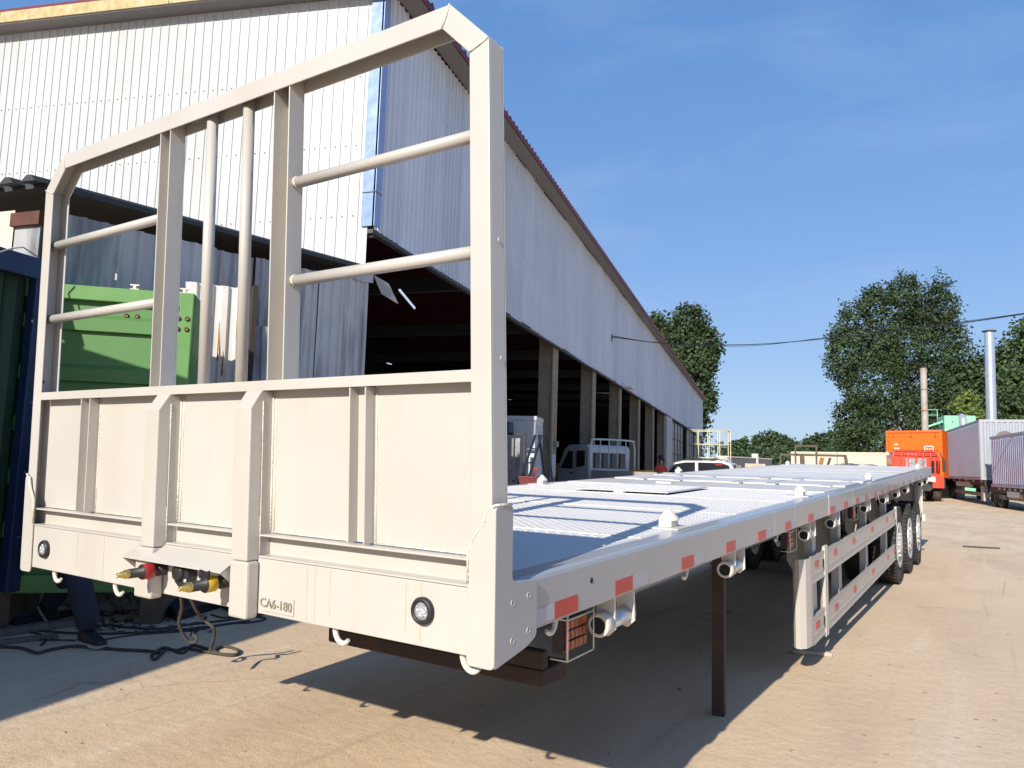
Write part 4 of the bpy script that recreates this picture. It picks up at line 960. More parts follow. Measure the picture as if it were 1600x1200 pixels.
b=MB(); b.box((-.15,-.1,-.12),(.15,.1,.12)); o=b.build('blue_box',bluem); o.location=P; tag(o,'small dark blue box on top of the dark frame rack','box'); o.location.z=2.20
# A-frame ladder
P=at(835,690,16.2); P.z=0
e=empty('folding_ladder',P,R(20),'dark blue folding ladder leaning in front of the white cabin','ladder'); lad=mat('ladder_blue',(.012,.02,.035),.8,spec=.2)
for sx in (-.0,.22):
    b=MB(); b.obox((-.62+sx,0,0),(.02+sx*.6,0,2.02),.035,.05); b.build('ladder_rail',lad,e)
    b=MB(); b.obox((.10+sx*.6,.0,2.02),(.30+sx,.5,0),.035,.05); b.build('ladder_leg',lad,e)
for k in range(6):
    t=.1+k*.15; b=MB(); b.obox((-.62+.64*t,0,2.02*t),(-.40+.55*t+.0,0,2.02*t),.03,.03); b.build('rung',lad,e)
P=at(828,748,15.6); P.z=0
e=empty('red_bin',P,R(15),'dark red tub with a red handle in front of the ladder','tub'); rb=mat('dark_red_tub',(.16,.025,.03),.5,var=.2)
b=MB(); b.prism([(-.15,-.12,.75),(.15,-.12,.75),(.20,-.16,1.12),(-.20,-.16,1.12)],(0,.3,0)); b.build('tub_body',rb,e)
b=MB(); b.box((-.21,-.17,1.10),(.21,.15,1.13)); b.build('tub_rim',rb,e,bev=.01)
b=MB(); b.tube([(.08,0,1.12),(.09,0,1.30),(.20,0,1.28)],.018,8); b.build('handle',mat('handle_red',(.45,.03,.03),.5),e)
b=MB(); b.box((-.15,-.12,.0),(.15,.12,.75)); b.build('tub_stand',cabw,e)

# yellow machine
P=at(885,735,29.0); P.z=0
e=empty('yellow_loader',P,R(25),'yellow wheeled machine in the dark bay left of the white light truck','machine'); ym=mat('machine_yellow',(.55,.30,.02),.5,var=.2)
b=MB(); b.box((-.9,-.6,.9),(1.3,.6,1.45)); b.build('machine_body',ym,e,bev=.06)
b=MB(); b.box((-1.1,-.5,1.1),(-.85,.5,1.55)); b.build('front_guard',creamb,e,bev=.03)
for x in (-.3,.9):
    b=MB(); b.lathe((x,-.75,.45),(0,1,0),[(0,.2),(.02,.45),(.28,.45),(.3,.2)],24,closed=True); b.build('wheel',tyrem,e)
b=MB(); b.tube([(-.75,-.55,1.45),(-.75,-.55,2.3),(-.5,-.55,2.5)],.03,6); b.build('mirror_arm',black,e)
b=MB(); b.box((-.82,-.62,2.1),(-.66,-.50,2.5)); b.build('mirror',black,e,bev=.02)

# white light truck with tubular headboard, seen from behind left
P=at(952,745,26.6); P.z=0
e=empty('white_light_truck',P,math.atan2(D.y,D.x)-math.pi/2+R(48),'white double-window light truck with tubular rack behind the cab, in front of the bays','truck')
# local: x right, y forward (away)
cabpts=[(0,.55),(0,2.02),(.12,2.14),(1.25,2.14),(1.55,1.98),(1.95,1.30),(2.0,.55)]
b=MB(); b.prism([(-.92,y,z) for (y,z) in cabpts],(1.84,0,0)); cb=b.build('cab',whitep,e,bev=.05)
b=MB(); b.box((-.74,-.012,1.32),(.74,.01,1.86)); b.build('rear_window',glassm,cb,bev=.03)
for sx in (-1,1):
    b=MB(); b.prism([(sx*.915,.95,1.28),(sx*.915,.95,1.90),(sx*.915,1.22,1.92),(sx*.915,1.72,1.28)],(sx*.02,0,0)); b.build('door_window',glassm,cb)
    b=MB(); b.prism([(sx*.915,.22,1.40),(sx*.915,.22,1.92),(sx*.915,.72,1.92),(sx*.915,.72,1.32)],(sx*.02,0,0)); b.build('side_window',glassm,cb)
    b=MB(); b.box((min(sx*.925,sx*.935),.80,.6),(max(sx*.925,sx*.935),.815,1.98)); b.build('door_seam',darkmetal,cb)
    b=MB(); b.box((min(sx*.92,sx*.95),.95,1.10),(max(sx*.92,sx*.95),1.08,1.16)); b.build('door_handle',black,cb)
b=MB(); b.obox((-.95,1.75,1.3),(-1.15,1.85,1.5),.03,.03); b.box((-1.24,1.80,1.35),(-1.12,1.86,1.78)); b.build('wing_mirror',black,cb)
rk=mat('rack_pale_green',(.50,.56,.52),.4)
yr=-.18; R_=[(-.98,yr,.9),(-.98,yr,1.95),(-.93,yr,2.22),(-.78,yr,2.32),(.78,yr,2.32),(.93,yr,2.22),(.98,yr,1.95),(.98,yr,.9)]
b=MB(); b.tube(spline(R_,5),.034,10); b.build('rack_hoop',rk,e)
for x in (-.55,-.18,.2,.58):
    b=MB(); b.tube([(x,yr,.95),(x,yr,2.32)],.022,8); b.build('rack_bar',rk,e)
b=MB(); b.box((-.75,yr-.03,.9),(.75,yr-.01,1.28)); b.build('rack_plate',whitep,e)
b=MB(); b.box((-.95,-3.6,.88),(.95,-.22,.96)); b.box((-.95,-3.6,.96),(-.92,-.22,1.25)); b.box((.92,-3.6,.96),(.95,-.22,1.25)); b.build('load_bed',chass,e)
b=MB(); b.box((-.3,-.9,.96),(.3,-.35,1.18)); b.build('load_sacks',mat('sack_grey',(.25,.26,.30),.8,var=.3),e,bev=.08)
b=MB(); b.box((.55,-1.3,.97),(.98,-.4,1.30)); b.build('yellow_toolbox',mat('toolbox_yellow',(.75,.38,.02),.5),e,bev=.04)
for y in (1.35,-2.4):
    for sx in (-1,1):
        b=MB(); b.lathe((sx*.92,y,.4),(-sx,0,0),[(0,.2),(.02,.40),(.22,.40),(.24,.2)],24,closed=True); b.build('wheel',tyrem,e)
P=at(1010,745,27.0)
b=MB(); b.box((-1.0,-.25,0),(1.0,.25,1.22)); o=b.build('red_crate',mat('red_white_crate',(.55,.16,.10),.7,var=.4,vs_=4),bev=.02); o.location=(P.x,P.y,0); o.rotation_euler=(0,0,R(20)); tag(o,'faded red and white crate between the light truck and the person in red','crate')

# white estate car
P=at(1088,745,30.5); P.z=0
e=empty('white_estate_car',P,R(8),'white estate car with roof rails seen from its left rear beyond the deck','car')
# local x along car side as seen (left=front), y away
body=[(-2.2,.35),(-2.2,.85),(-1.75,1.05),(-1.25,1.10),(-.75,1.62),(-.35,1.72),(1.15,1.74),(1.50,1.64),(1.78,1.15),(1.85,.9),(1.85,.35)]
b=MB(); b.prism([(x,-.85,z) for (x,z) in body],(0,1.7,0)); cb=b.build('car_body',whitep,e,bev=.07)
b=MB(); b.prism([(-1.02,-.865,1.14),(-.68,-.865,1.56),(-.3,-.865,1.64),(.12,-.865,1.655),(.12,-.865,1.12)],(0,.02,0)); b.build('front_side_window',glassm,cb)
b=MB(); b.prism([(.24,-.865,1.12),(.24,-.865,1.655),(1.15,-.865,1.65),(1.42,-.865,1.56),(1.62,-.865,1.14)],(0,.02,0)); b.build('rear_side_window',glassm,cb)
b=MB(); b.box((1.60,-.7,1.12),(1.66,.7,1.6)); b.build('rear_window',glassm,cb)
b=MB(); b.box((.9,-.868,1.57),(1.2,-.864,1.60)); b.build('window_sticker',redpl,cb)
for y in (-.7,.7):
    b=MB(); b.tube([(-.4,y,1.73),(-.3,y,1.79),(1.0,y,1.80),(1.15,y,1.75)],.02,6); b.build('roof_rail',black,e)
for x in (-1.4,1.2):
    for y in (-.86,.66):
        b=MB(); b.lathe((x,y,.33),(0,1,0),[(0,.2),(.02,.33),(.18,.33),(.2,.2)],24,closed=True); b.build('wheel',tyrem,e)

# wire stillage of tall pale frames, drums
P=at(1108,740,45); P.z=0
e=empty('tall_mesh_cage',P,R(22),'tall pale yellow tubular cage at the far end of the warehouse','cage'); cg=mat('cage_yellow',(.62,.56,.36),.5)
def fr(a,c,r_=.024): b=MB(); b.tube([a,c],r_,6); b.build('cage_bar',cg,e)
for y in (0,1.6):
    for x in (-1.25,-.62,0,.62,1.25): fr((x,y,0),(x,y,3.75))
    for z in (.6,1.3,2.1,2.9,3.75): fr((-1.25,y,z),(1.25,y,z))
for x in (-1.25,1.25):
    for z in (2.1,3.75): fr((x,0,z),(x,1.6,z))
P=at(1129,740,43.5); P.z=0
for k in range(5):
    b=MB(); b.lathe((P.x+.0,P.y,.02+k*.44),(0,0,1),[(0,.02),(.0,.42),(.10,.44),(.12,.40),(.3,.40),(.32,.44),(.42,.42),(.43,.02)],20)
    o=b.build('white_drum',mat('drum_white',(.60,.60,.58),.5,var=.1)); tag(o,['lowest white drum of the stack by the tall cage','second white drum up in the stack by the cage','middle white drum of the stack by the cage','fourth white drum up in the stack by the cage','top white drum of the stack by the cage'][k],'drum','white drums stacked by the cage')
# low grey sheet fence
A=at(1140,725,62);B=at(1206,725,68); A.z=B.z=0
e=empty('grey_sheet_fence',A,face(A,B),'dark grey corrugated fence with pale top rail beyond the mesh cage','fence'); Lf=(B-A).length
fm=mat('fence_grey',(.12,.12,.14),.6,var=.2)
n=int(Lf/.55)
for i in range(n):
    b=MB(); x=i*Lf/n; b.box((x+.03,0,0),(x+Lf/n-.03,.05,2.45)); b.build('fence_sheet',fm,e)
b=MB(); b.box((0,-.03,2.45),(Lf,.08,2.55)); b.build('top_rail',mat('rail_pale',(.5,.5,.5),.5),e)
b=MB(); b.box((-3,-.1,0),(0,.02,2.0)); b.build('red_end_sheet',mat('dull_red',(.16,.04,.05),.7),e)
P=at(1180,730,58)
b=MB(); b.box((-.75,-.2,0),(.75,.2,1.95)); o=b.build('low_block_wall',mat('stained_render',(.50,.44,.36),.85,var=.25,dirt=(.3,.2,.15),dirt_amt=.5)); o.location=(P.x,P.y,0); o.rotation_euler=(0,0,R(15)); tag(o,'short stained cream wall in front of the grey sheet fence','wall')
P=at(1180,708,66)
b=MB(); b.box((-.25,-.2,0),(.25,.2,2.9)); o=b.build('white_post',whitep); o.location=(P.x,P.y,0); tag(o,'small white post head showing above the grey fence','post')

# old forklift
P=at(1262,725,50); P.z=0
e=empty('old_forklift',P,R(12),'rusty dark forklift with open roof frame before the cream containers','forklift'); fk=mat('forklift_rust',(.085,.060,.045),.7,var=.35,vs_=4)
def bar(a,c,w_=.10,name='frame_bar',m=fk): b=MB(); b.obox(a,c,w_,w_); b.build(name,m,e)
b=MB(); b.box((-1.5,-.5,.6),(1.6,.6,1.6)); b.build('forklift_body',fk,e,bev=.08)
for x in (-.75,.55): 
    for y in (-.5,.5): bar((x,y,1.5),(x,y,3.15))
for y in (-.5,.5): bar((-.75,y,3.15),(.55,y,3.15))
for x in (-.75,-.1,.55): bar((x,-.5,3.15),(x,.5,3.15),.07)
bar((-1.7,0,2.55),(2.3,0,2.55),.14,'boom'); bar((2.3,0,2.6),(2.45,0,1.3),.2,'boom_end'); bar((-1.7,0,2.5),(-1.75,0,1.3),.1,'mast')
bar((-.3,-.1,1.5),(-.35,-.1,2.5),.3,'seat_pillar'); bar((.75,-.1,1.6),(.9,-.1,2.4),.26,'hydraulic_post',mat('forklift_ochre',(.25,.13,.05),.7)); bar((1.1,0,1.5),(1.4,0,2.4),.16,'lift_arm',black)
for x in (-1.0,1.1):
    for y in (-.6,.55):
        b=MB(); b.lathe((x,y,.5),(0,1,0),[(0,.2),(.02,.5),(.25,.5),(.27,.2)],20,closed=True); b.build('wheel',tyrem,e)

# row of cream containers
crc=mat('cream_container',(.62,.56,.44),.5,var=.06)
cst=[]
A=at(1236,705,72);B=at(1388,707,66);A.z=B.z=0
Lc=(B-A).length; a0=face(A,B)
for i,(x0,x1,lab,zt) in enumerate(((0,.5,'cream container at the left end of the far row behind the forklift',3.35),(.5,1.0,'cream container at the right end of the far row beside the orange one',3.35))):
    P=A+(B-A)*x0; e=empty('cream_container',P,a0,lab,'container','cream containers in the far row'); w_=(x1-x0)*Lc-.08
    b=MB(); b.box((0,.06,.1),(w_,2.4,zt)); b.build('container_shell',crc,e)
    b=MB(); n=int(w_/.28)
    for k in range(n): b.prism([(k*w_/n,.06,.2),(k*w_/n+.06,.0,.2),(k*w_/n+.17,.0,.2),(k*w_/n+.23,.06,.2)],(0,0,zt-.35))
    b.build('corrugation',crc,e)['kind']='stuff'
    b=MB(); b.box((0,-.02,zt-.14),(w_,.06,zt)); b.build('top_rail',crc,e)
    for x in (0,w_-.12): b=MB(); b.box((x,-.022,.1),(x+.12,.07,zt)); b.build('corner_post',crc,e)
    if i==0:
        b=MB(); b.prism([(0,-.021,zt),(1.3,-.021,zt),(0,-.021,zt-.5)],(0,.04,0))
# pile of bits on the bed line: low stacked frames
for (px,w_,lab) in ((1325,1.5,'dark steel offcuts in front of the cream containers, left heap'),(1372,1.9,'dark steel offcuts in front of the cream containers, right heap')):
    P=at(px,722,56); e=empty('steel_offcuts',(P.x,P.y,0),R(10),lab,'scrap','heaps of steel offcuts')
    for k in range(7):
        b=MB(); x=rng.uniform(-w_/2,w_/2); z=1.95+rng.uniform(-.1,.25); b.obox((x-.4,rng.uniform(-.3,.3),z-.02*k),(x+.4,rng.uniform(-.3,.3),z+rng.uniform(-.08,.1)),.07,.07); b.build('steel_bar',mat('steel_blue_grey',(.14,.17,.20),.5,var=.3),e)
    b=MB(); b.box((-w_/2,-.3,0),(w_/2,.3,1.9)); b.build('pallet_stack',crc,e)

# orange container
orm=mat('orange_paint',(.80,.145,.012),.45,var=.06,vs_=2)
wpm=mat('white_marking',(.78,.76,.72),.5)
A=at(1385,690,50);B=at(1472,690,47.5);A.z=B.z=0
e=empty('orange_container',A,face(A,B),'orange container with white square mark behind the red truck cab','container'); w_=(B-A).length; zt=4.30
b=MB(); b.box((0,.05,1.3),(w_,5.5,zt)); b.build('container_shell',orm,e)
b=MB(); n=13
for k in range(n): 
    x=.15+k*(w_-.3)/n; b.prism([(x,.05,1.4),(x+.03,.01,1.4),(x+.11,.01,1.4),(x+.14,.05,1.4)],(0,0,zt-1.6))
b.build('corrugation',orm,e)['kind']='stuff'
b=MB(); b.box((-.02,-.03,zt-.12),(w_+.02,.06,zt+.01)); b.build('top_rail',orm,e)
for x in (-.02,w_-.12): b=MB(); b.box((x,-.035,1.3),(x+.14,.06,zt)); b.build('corner_post',orm,e)
for x in (.4,1.5,2.95): b=MB(); b.box((x,-.02,zt-.42),(x+.07,.0,zt-.30)); b.build('lashing_eye',redpl,e)
# white square mark and small lettering
mk=MB(); X,Z=2.33,3.32
for (a,c) in (((X,Z-.05),(X+.55,Z+.0)),((X,Z-.68),(X+.05,Z)),((X+.50,Z-.68),(X+.55,Z))): mk.box((a[0],-.005,a[1]),(c[0],.006,c[1]))
for (x0,z0,x1,z1) in ((.10,-.22,.25,-.18),(.15,-.32,.19,-.12),(.10,-.42,.25,-.38),(.16,-.60,.20,-.38),(.09,-.62,.25,-.57),(.30,-.22,.46,-.18),(.30,-.40,.34,-.18),(.30,-.42,.46,-.38),(.42,-.62,.46,-.38),(.30,-.62,.46,-.58),(.31,-.52,.40,-.48)): mk.box((X+x0,-.005,Z+z0),(X+x1,.006,Z+z1))
mk.build('square_mark',wpm,e)['kind']='stuff'
mk=MB()
for (x0,z0) in ((.50,3.35),(.60,3.35),(.68,3.35),(.50,3.08),(.58,3.06),(.68,3.08),(.76,3.06)): mk.box((x0,-.004,z0),(x0+.045,.006,z0+.13))
mk.build('small_marks',wpm,e)['kind']='stuff'
b=MB(); b.box((1.25,-.02,2.80),(1.85,.02,3.02)); b.build('louvre_vent',black,e)
b=MB(); b.prism([(0,-.037,2.95),(0,-.037,2.75),(1.0,-.037,1.9),(1.0,-.037,2.15)],(0,.02,0)); b.build('white_stripe',wpm,e)
b=MB(); b.prism([(0,-.038,2.75),(1.0,-.038,1.9),(1.0,-.038,1.31),(0,-.038,1.31)],(0,.02,0)); b.build('grey_panel',mat('panel_slate',(.12,.12,.14),.5),e)
for x in (.3,w_-.5):
    b=MB(); b.box((x,.5,0),(x+.2,5,1.3)); b.build('trestle',black,e)

# red truck cab seen from behind
redt=mat('truck_red',(.72,.055,.02),.35,var=.06,coat=.4)
A=at(1397,745,42.6);B=at(1474,745,41.75);A.z=B.z=0
e=empty('red_flatbed_truck',A,face(A,B),'red crew cab truck with red rear rack and low bed parked beyond the trailer tail','truck'); w_=(B-A).length
b=MB(); pr_=roundrect([(0,.62),(w_,.62),(w_,2.5),(w_-.25,2.82),(.25,2.82),(0,2.5)],.12)
b.prism([(x,1.0,z) for (x,z) in pr_],(0,2.2,0)); cb=b.build('cab',redt,e,bev=.03)
for x in (.75,1.32):
    b=MB(); b.box((x,.98,1.85),(x+.48,1.01,2.38)); b.build('rear_window',mat('hazy_glass',(.28,.30,.32),.2,var=.4,vs_=6),cb,bev=.02)
for x in (2.0,2.28):
    b=MB(); b.box((x,.98,1.55),(x+.2,1.01,2.28)); b.build('slot_window',glassm,cb,bev=.03)
for i in range(7):
    x=.1+i*(w_-.2)/6; b=MB(); b.tube([(x,.8,1.3),(x,.8,2.72),(x,.9,2.86)],.028,6); b.build('rack_bar',redt,e)
for z in (2.86,2.62): b=MB(); b.tube([(.1,.8,z),(w_-.1,.8,z)],.03,6); b.build('rack_rail',redt,e)
b=MB(); b.tube([(w_+.02,.9,2.7),(w_+.22,.9,2.2)],.03,6); b.box((w_+.12,.85,1.65),(w_+.30,.98,2.32)); b.build('wing_mirror',black,e)
b=MB(); b.box((w_-.75,-.6,.75),(w_-.08,-.5,1.45)); b.build('tail_panel',redt,e)
b=MB(); b.box((-.05,-2.6,1.28),(w_-.8,.9,1.36)); b.box((-.05,-2.6,1.1),(w_-.8,-2.5,1.28)); b.build('load_bed',creamb,e)
b=MB(); b.box((0,-.5,.75),(w_,.95,1.28)); b.box((.2,-2.4,.7),(w_-.9,-.5,1.08)); b.build('chassis',black,e)
b=MB(); b.box((w_-1.35,-.72,1.05),(w_-.9,-.66,1.17)); b.build('tail_light',mat('tail_red',(.6,.03,.03),.3),e)
b=MB(); b.box((w_-1.35,-.72,1.17),(w_-.9,-.66,1.22)); b.build('tail_light_clear',wpm,e)
b=MB(); b.box((w_-1.9,-.75,.58),(w_-.75,-.65,.72)); b.build('bumper_bar',mat('bumper_grey',(.42,.40,.36),.5),e)
for x in (.1,w_-.55):
    for y in (.2,2.4):
        b=MB(); b.lathe((x,y,.46),(1,0,0),[(0,.2),(.02,.46),(.40,.46),(.42,.2)],24,closed=True); b.build('wheel',tyrem,e)
for (x,z) in [(w_-.7+i*.16,.9+k*.2) for i in range(4) for k in range(3)]:
    b=MB(); b.box((x,-.606,z),(x+.05,-.60,z+.05)); b.build('panel_hole',dark,e)

# silver containers on semi-trailers at the right
silm=mat('silver_container_paint',(.30,.345,.44),.4,var=.08,vs_=1,metal=.2)
sile=mat('silver_container_end',(.33,.345,.38),.4,var=.06)
def silver_container(A,B,z0,z1,endw,label,wheels,m=silm):
    A=Vector((A.x,A.y,0));B=Vector((B.x,B.y,0))   # A near right corner, B far left end
    d=(B-A).normalized(); Lx=(B-A).length; e=empty('silver_container',A,math.atan2(d.y,d.x),label,'container','silver containers on the trailers at the right')
    # local x along the visible side going away, y negative -> toward the right hand
    b=MB(); b.box((0.03,-endw,z0+.02),(Lx,-.05,z1-.02)); b.build('container_shell',m,e)
    b=MB(); n=int(Lx/.30)
    for k in range(n):
        x=.14+k*(Lx-.28)/n; b.prism([(x,-.05,z0+.14),(x+.03,.02,z0+.14),(x+.15,.02,z0+.14),(x+.18,-.05,z0+.14)],(0,0,z1-z0-.28))
    b.build('side_corrugation',m,e)['kind']='stuff'
    for z in (z0,z1-.12): b=MB(); b.box((0,-.06,z),(Lx,.01,z+.12)); b.build('side_rail',m,e)
    b=MB(); b.box((-.02,-endw,z1-.14),(.06,0,z1)); b.box((-.02,-endw,z0),(.06,0,z0+.14)); b.build('end_rail',sile,e)
    for y in (-.14,-endw): b=MB(); b.box((-.03,y,z0),(.1,y+.14,z1+.005)); b.build('corner_post',sile,e)
    b=MB(); n=int(endw/.26)
    for k in range(n):
        y=-.16-k*(endw-.2)/n; b.prism([(.03,y,z0+.14),(-.01,y-.05,z0+.14),(-.01,y-.14,z0+.14),(.03,y-.19,z0+.14)],(0,0,z1-z0-.28))
    b.build('end_corrugation',sile,e)['kind']='stuff'
    return e,Lx
A=at(1533,751,38);B=at(1471,749,51)
e1,L1=silver_container(A,B,1.28,4.35,2.44,'long silver corrugated container beside the red truck, its pale end showing',3)
b=MB(); b.lathe((-.02,-1.1,3.35),(-1,0,0),[(0,.42),(.03,.40),(.04,.0005)],24); b.build('round_patch',mat('patch_brown',(.16,.12,.11),.7),e1)
A=at(1607,775,30.5);B=at(1549,757,35.8)
e2,L2=silver_container(A,B,.98,3.35,2.44,'nearer silver container cut by the right edge of the picture',3,m=mat('silver_violet_paint',(.33,.34,.46),.35,var=.12,vs_=1,metal=.2))
# chassis and wheels of the semi-trailers
for (e_,Lx,z0,lab,ws) in ((e1,L1,1.28,'low black semi-trailer carrying the long silver container',(Lx_:=0,)),(e2,L2,.98,'low black semi-trailer under the nearer silver container',(0,))):
    ch=empty('container_trailer',e_.location,e_.rotation_euler.z,lab,'trailer','semi-trailers under the silver containers')
    b=MB(); b.box((.0,-2.3,z0-.28),(Lx+1.0,-.15,z0-.03)); b.build('chassis_frame',black,ch)
    b=MB(); b.box((-4.0,-.35,.42),(Lx*.75,-.27,.58)); b.box((-4.0,-.37,.58),(Lx*.75,-.25,.62)); b.build('side_guard',mat('guard_olive',(.22,.20,.16),.6),ch)
    b=MB(); b.box((-4.0,-2.2,z0-.5),(Lx,-.5,z0-.3)); b.build('lower_frame',black,ch)
    n=6
    for k in range(n):
        x=.4+k*(Lx-.6)/n; b=MB(); b.box((x,-.14,z0-.13),(x+.10,-.06,z0-.03)); b.build('side_bracket',creamb,ch)
    for x in (Lx*.82,Lx*.82+1.15,Lx*.82+2.3) if z0>1.1 else (Lx*.9,Lx*.9+1.2):
        for y in (-.48,-2.3):
            b=MB(); b.lathe((x,y,.48),(0,1,0),[(0,.26),(.02,.44),(.05,.48),(.25,.48),(.28,.44),(.30,.26)],26,closed=True); b.build('wheel',tyrem,ch)
    b=MB(); b.box((Lx*.30,-.30,z0-.42),(Lx*.62,-.10,z0-.16)); b.build('tool_box',mat('box_pale',(.66,.66,.63),.4),ch,bev=.02)
    b=MB(); b.box((Lx*.05,-.4,.2),(Lx*.10,-.2,z0-.3)); b.build('support_leg',chass,ch)
b=MB(); A=at(1567,705,37.5); b.box((-.35,-.2,-.35),(.35,.2,.35)); o=b.build('orange_tail_board',redt); o.location=(at(1578,756,37.2).x,at(1578,756,37.2).y,1.05); o.rotation_euler=(0,0,R(20)); o.scale=(.8,.3,.6); tag(o,'small orange red board between the two silver containers','board')

# green dust collector and chimneys
mint=mat('mint_paint',(.22,.56,.36),.5,var=.12,vs_=3,dirt=(.45,.55,.25),dirt_amt=.3)
P=at(1500,655,62); P.z=0
e=empty('mint_equipment',P,R(15),'mint green equipment housing with a curved silver duct behind the containers','equipment')
b=MB(); b.box((-1.15,0,0),(1.15,2.2,6.45)); b.build('housing',mint,e,bev=.03)
b=MB(); b.tube([(.15,-.35,4.2),(.15,-.35,6.0),(.15,-.2,6.3),(.15,.3,6.42)],.27,16); b.build('silver_duct',zinc,e)
for (x,z) in ((-.6,5.9),(.8,5.7),(.8,5.2)): b=MB(); b.box((x,-.03,z),(x+.12,0,z+.08)); b.build('latch',dark,e)
b=MB(); b.prism([(-2.6,.2,5.35),(-1.2,.2,5.9),(-1.2,.2,6.05),(-2.6,.2,5.5)],(0,1.2,0)); b.build('sloping_cover',mint,e)
b=MB(); b.box((-2.5,.4,4.6),(-1.2,1.4,5.3)); b.build('fan_casing',mat('slate_green',(.07,.14,.13),.6),e)
for x in (-2.3,-1.6): 
    b=MB(); b.tube([(x,.3,5.8),(x,.3,6.95)],.03,6); b.build('rail_post',mint,e)
for z in (6.5,6.95): b=MB(); b.tube([(-2.4,.3,z),(-1.5,.3,z)],.03,6); b.build('hand_rail',mint,e)
P=at(1573,695,41); P.z=0
e=empty('mint_equipment',P,R(15),'small mint green housing with silver pipe between the two silver containers','equipment')
b=MB(); b.box((-.75,0,1.2),(.7,1.0,3.3)); b.build('housing',mint,e,bev=.02)
b=MB(); b.tube([(-.35,-.2,1.5),(-.35,-.2,2.9),(-.35,0,3.1)],.14,12); b.build('silver_duct',zinc,e)
ch1=mat('chimney_rust',(.36,.33,.30),.6,var=.15,vs_=2,dirt=(.28,.10,.04),dirt_amt=.6,dirt_scale=1.2)
P=at(1446,690,60); P.z=0
e=empty('rusty_chimney',P,0,'thin grey chimney pipe with rust bands rising behind the orange container','chimney')
for (z0,z1) in ((0,4.9),(4.93,6.6),(6.63,8.3),(8.33,10.1)): b=MB(); b.lathe((0,0,z0),(0,0,1),[(0,.245),(z1-z0,.24)],20); b.build('pipe_section',ch1,e)
for z in (4.91,6.61,8.31): b=MB(); b.lathe((0,0,z-.03),(0,0,1),[(0,.245),(.0,.27),(.07,.27),(.07,.245)],20); b.build('pipe_flange',rsp,e)
b=MB(); b.lathe((0,0,10.1),(0,0,1),[(0,.25),(0,.30),(.12,.30),(.14,.2),(.15,.001)],20); b.build('chimney_cap',dark,e)
P=at(1549,690,56); P.z=0
chs=mat('steel_chimney',(.62,.66,.72),.28,metal=.75,var=.05)
e=empty('steel_chimney',P,R(0),'tall shiny steel chimney with a flat cap behind the silver containers','chimney'); e.rotation_euler=(0,R(.6),0)
for (z0,z1) in ((0,5.0),(5.02,9.0),(9.02,12.35)): b=MB(); b.lathe((0,0,z0),(0,0,1),[(0,.34),(z1-z0,.34)],28); b.build('pipe_section',chs,e)
for z in (5.0,9.0): b=MB(); b.lathe((0,0,z),(0,0,1),[(0,.34),(0,.36),(.05,.36),(.05,.34)],28); b.build('pipe_band',chs,e)
b=MB(); b.lathe((0,0,12.35),(0,0,1),[(0,.34),(.02,.36),(.08,.48),(.14,.48),(.15,.001)],28); b.build('chimney_cap',darkmetal,e)

# power cable from the warehouse wall to beyond the right edge
c0=S(21,.06,6.93); c1=at(1180,538,36); c2=at(1330,525,33); c3=at(1500,505,29); c4=at(1680,478,25)
b=MB(); b.tube(spline([c0,at(1050,537,33),c1,c2,c3,c4],10),.022,6)
b.tube(spline([c0+Vector((0,0,.05)),at(1050,538,33.2),at(1180,540,36.1),at(1330,522,33),at(1500,503,29),c4],10),.012,5)
o=b.build('power_cable',black); tag(o,'dark overhead cable sagging from the warehouse wall across the sky','cable')

# ------------------------------------------------------------------ trees
leafs=[mat('leaf_dark',(.040,.066,.026),.55,var=.35,vs_=.35,spec=.3),mat('leaf_mid',(.050,.080,.030),.55,var=.35,vs_=.35,spec=.3),mat('leaf_far',(.052,.088,.040),.6,var=.3,vs_=.2,spec=.25),mat('leaf_bright',(.13,.18,.04),.55,var=.3,vs_=.5)]
barkm=mat('tree_bark',(.20,.16,.12),.9,var=.3)
for lm_ in leafs:
    b_=lm_.node_tree.nodes['Principled BSDF']
    b_.inputs['Subsurface Weight'].default_value=0
def foliage(blobs,count,size,seed,clump=.9,per=26):
    rg=np.random.default_rng(seed); vol=np.array([b[3]*b[4]*b[5] for b in blobs])**(2/3); pr=vol/vol.sum()
    nc=count//per
    idx=rg.choice(len(blobs),nc,p=pr); B=np.array(blobs)[idx]
    d=rg.normal(size=(nc,3)); d/=np.linalg.norm(d,axis=1)[:,None]
    rad=rg.uniform(.35,1.0,(nc,1))**.45*rg.uniform(.80,1.14,(nc,1))
    C=B[:,:3]+d*rad*B[:,3:6]
    P=np.repeat(C,per,axis=0)+rg.normal(size=(nc*per,3))*clump*np.array([.5,.5,.42])
    n=len(P); nrm=rg.normal(size=(n,3))+np.repeat(d,per,axis=0)*.7+np.array([0,0,.35]); nrm/=np.linalg.norm(nrm,axis=1)[:,None]
    t=np.cross(nrm,rg.normal(size=(n,3))); t/=np.linalg.norm(t,axis=1)[:,None]; u=np.cross(nrm,t)
    s=size*rg.uniform(.55,1.25,(n,1)); 
    V=np.stack([P-t*s*.5,P+u*s*.38+nrm*s*.06,P+t*s*.6,P-u*s*.38+nrm*s*.06],axis=1).reshape(-1,3)
    F=np.arange(n*4).reshape(-1,4)
    return V,F
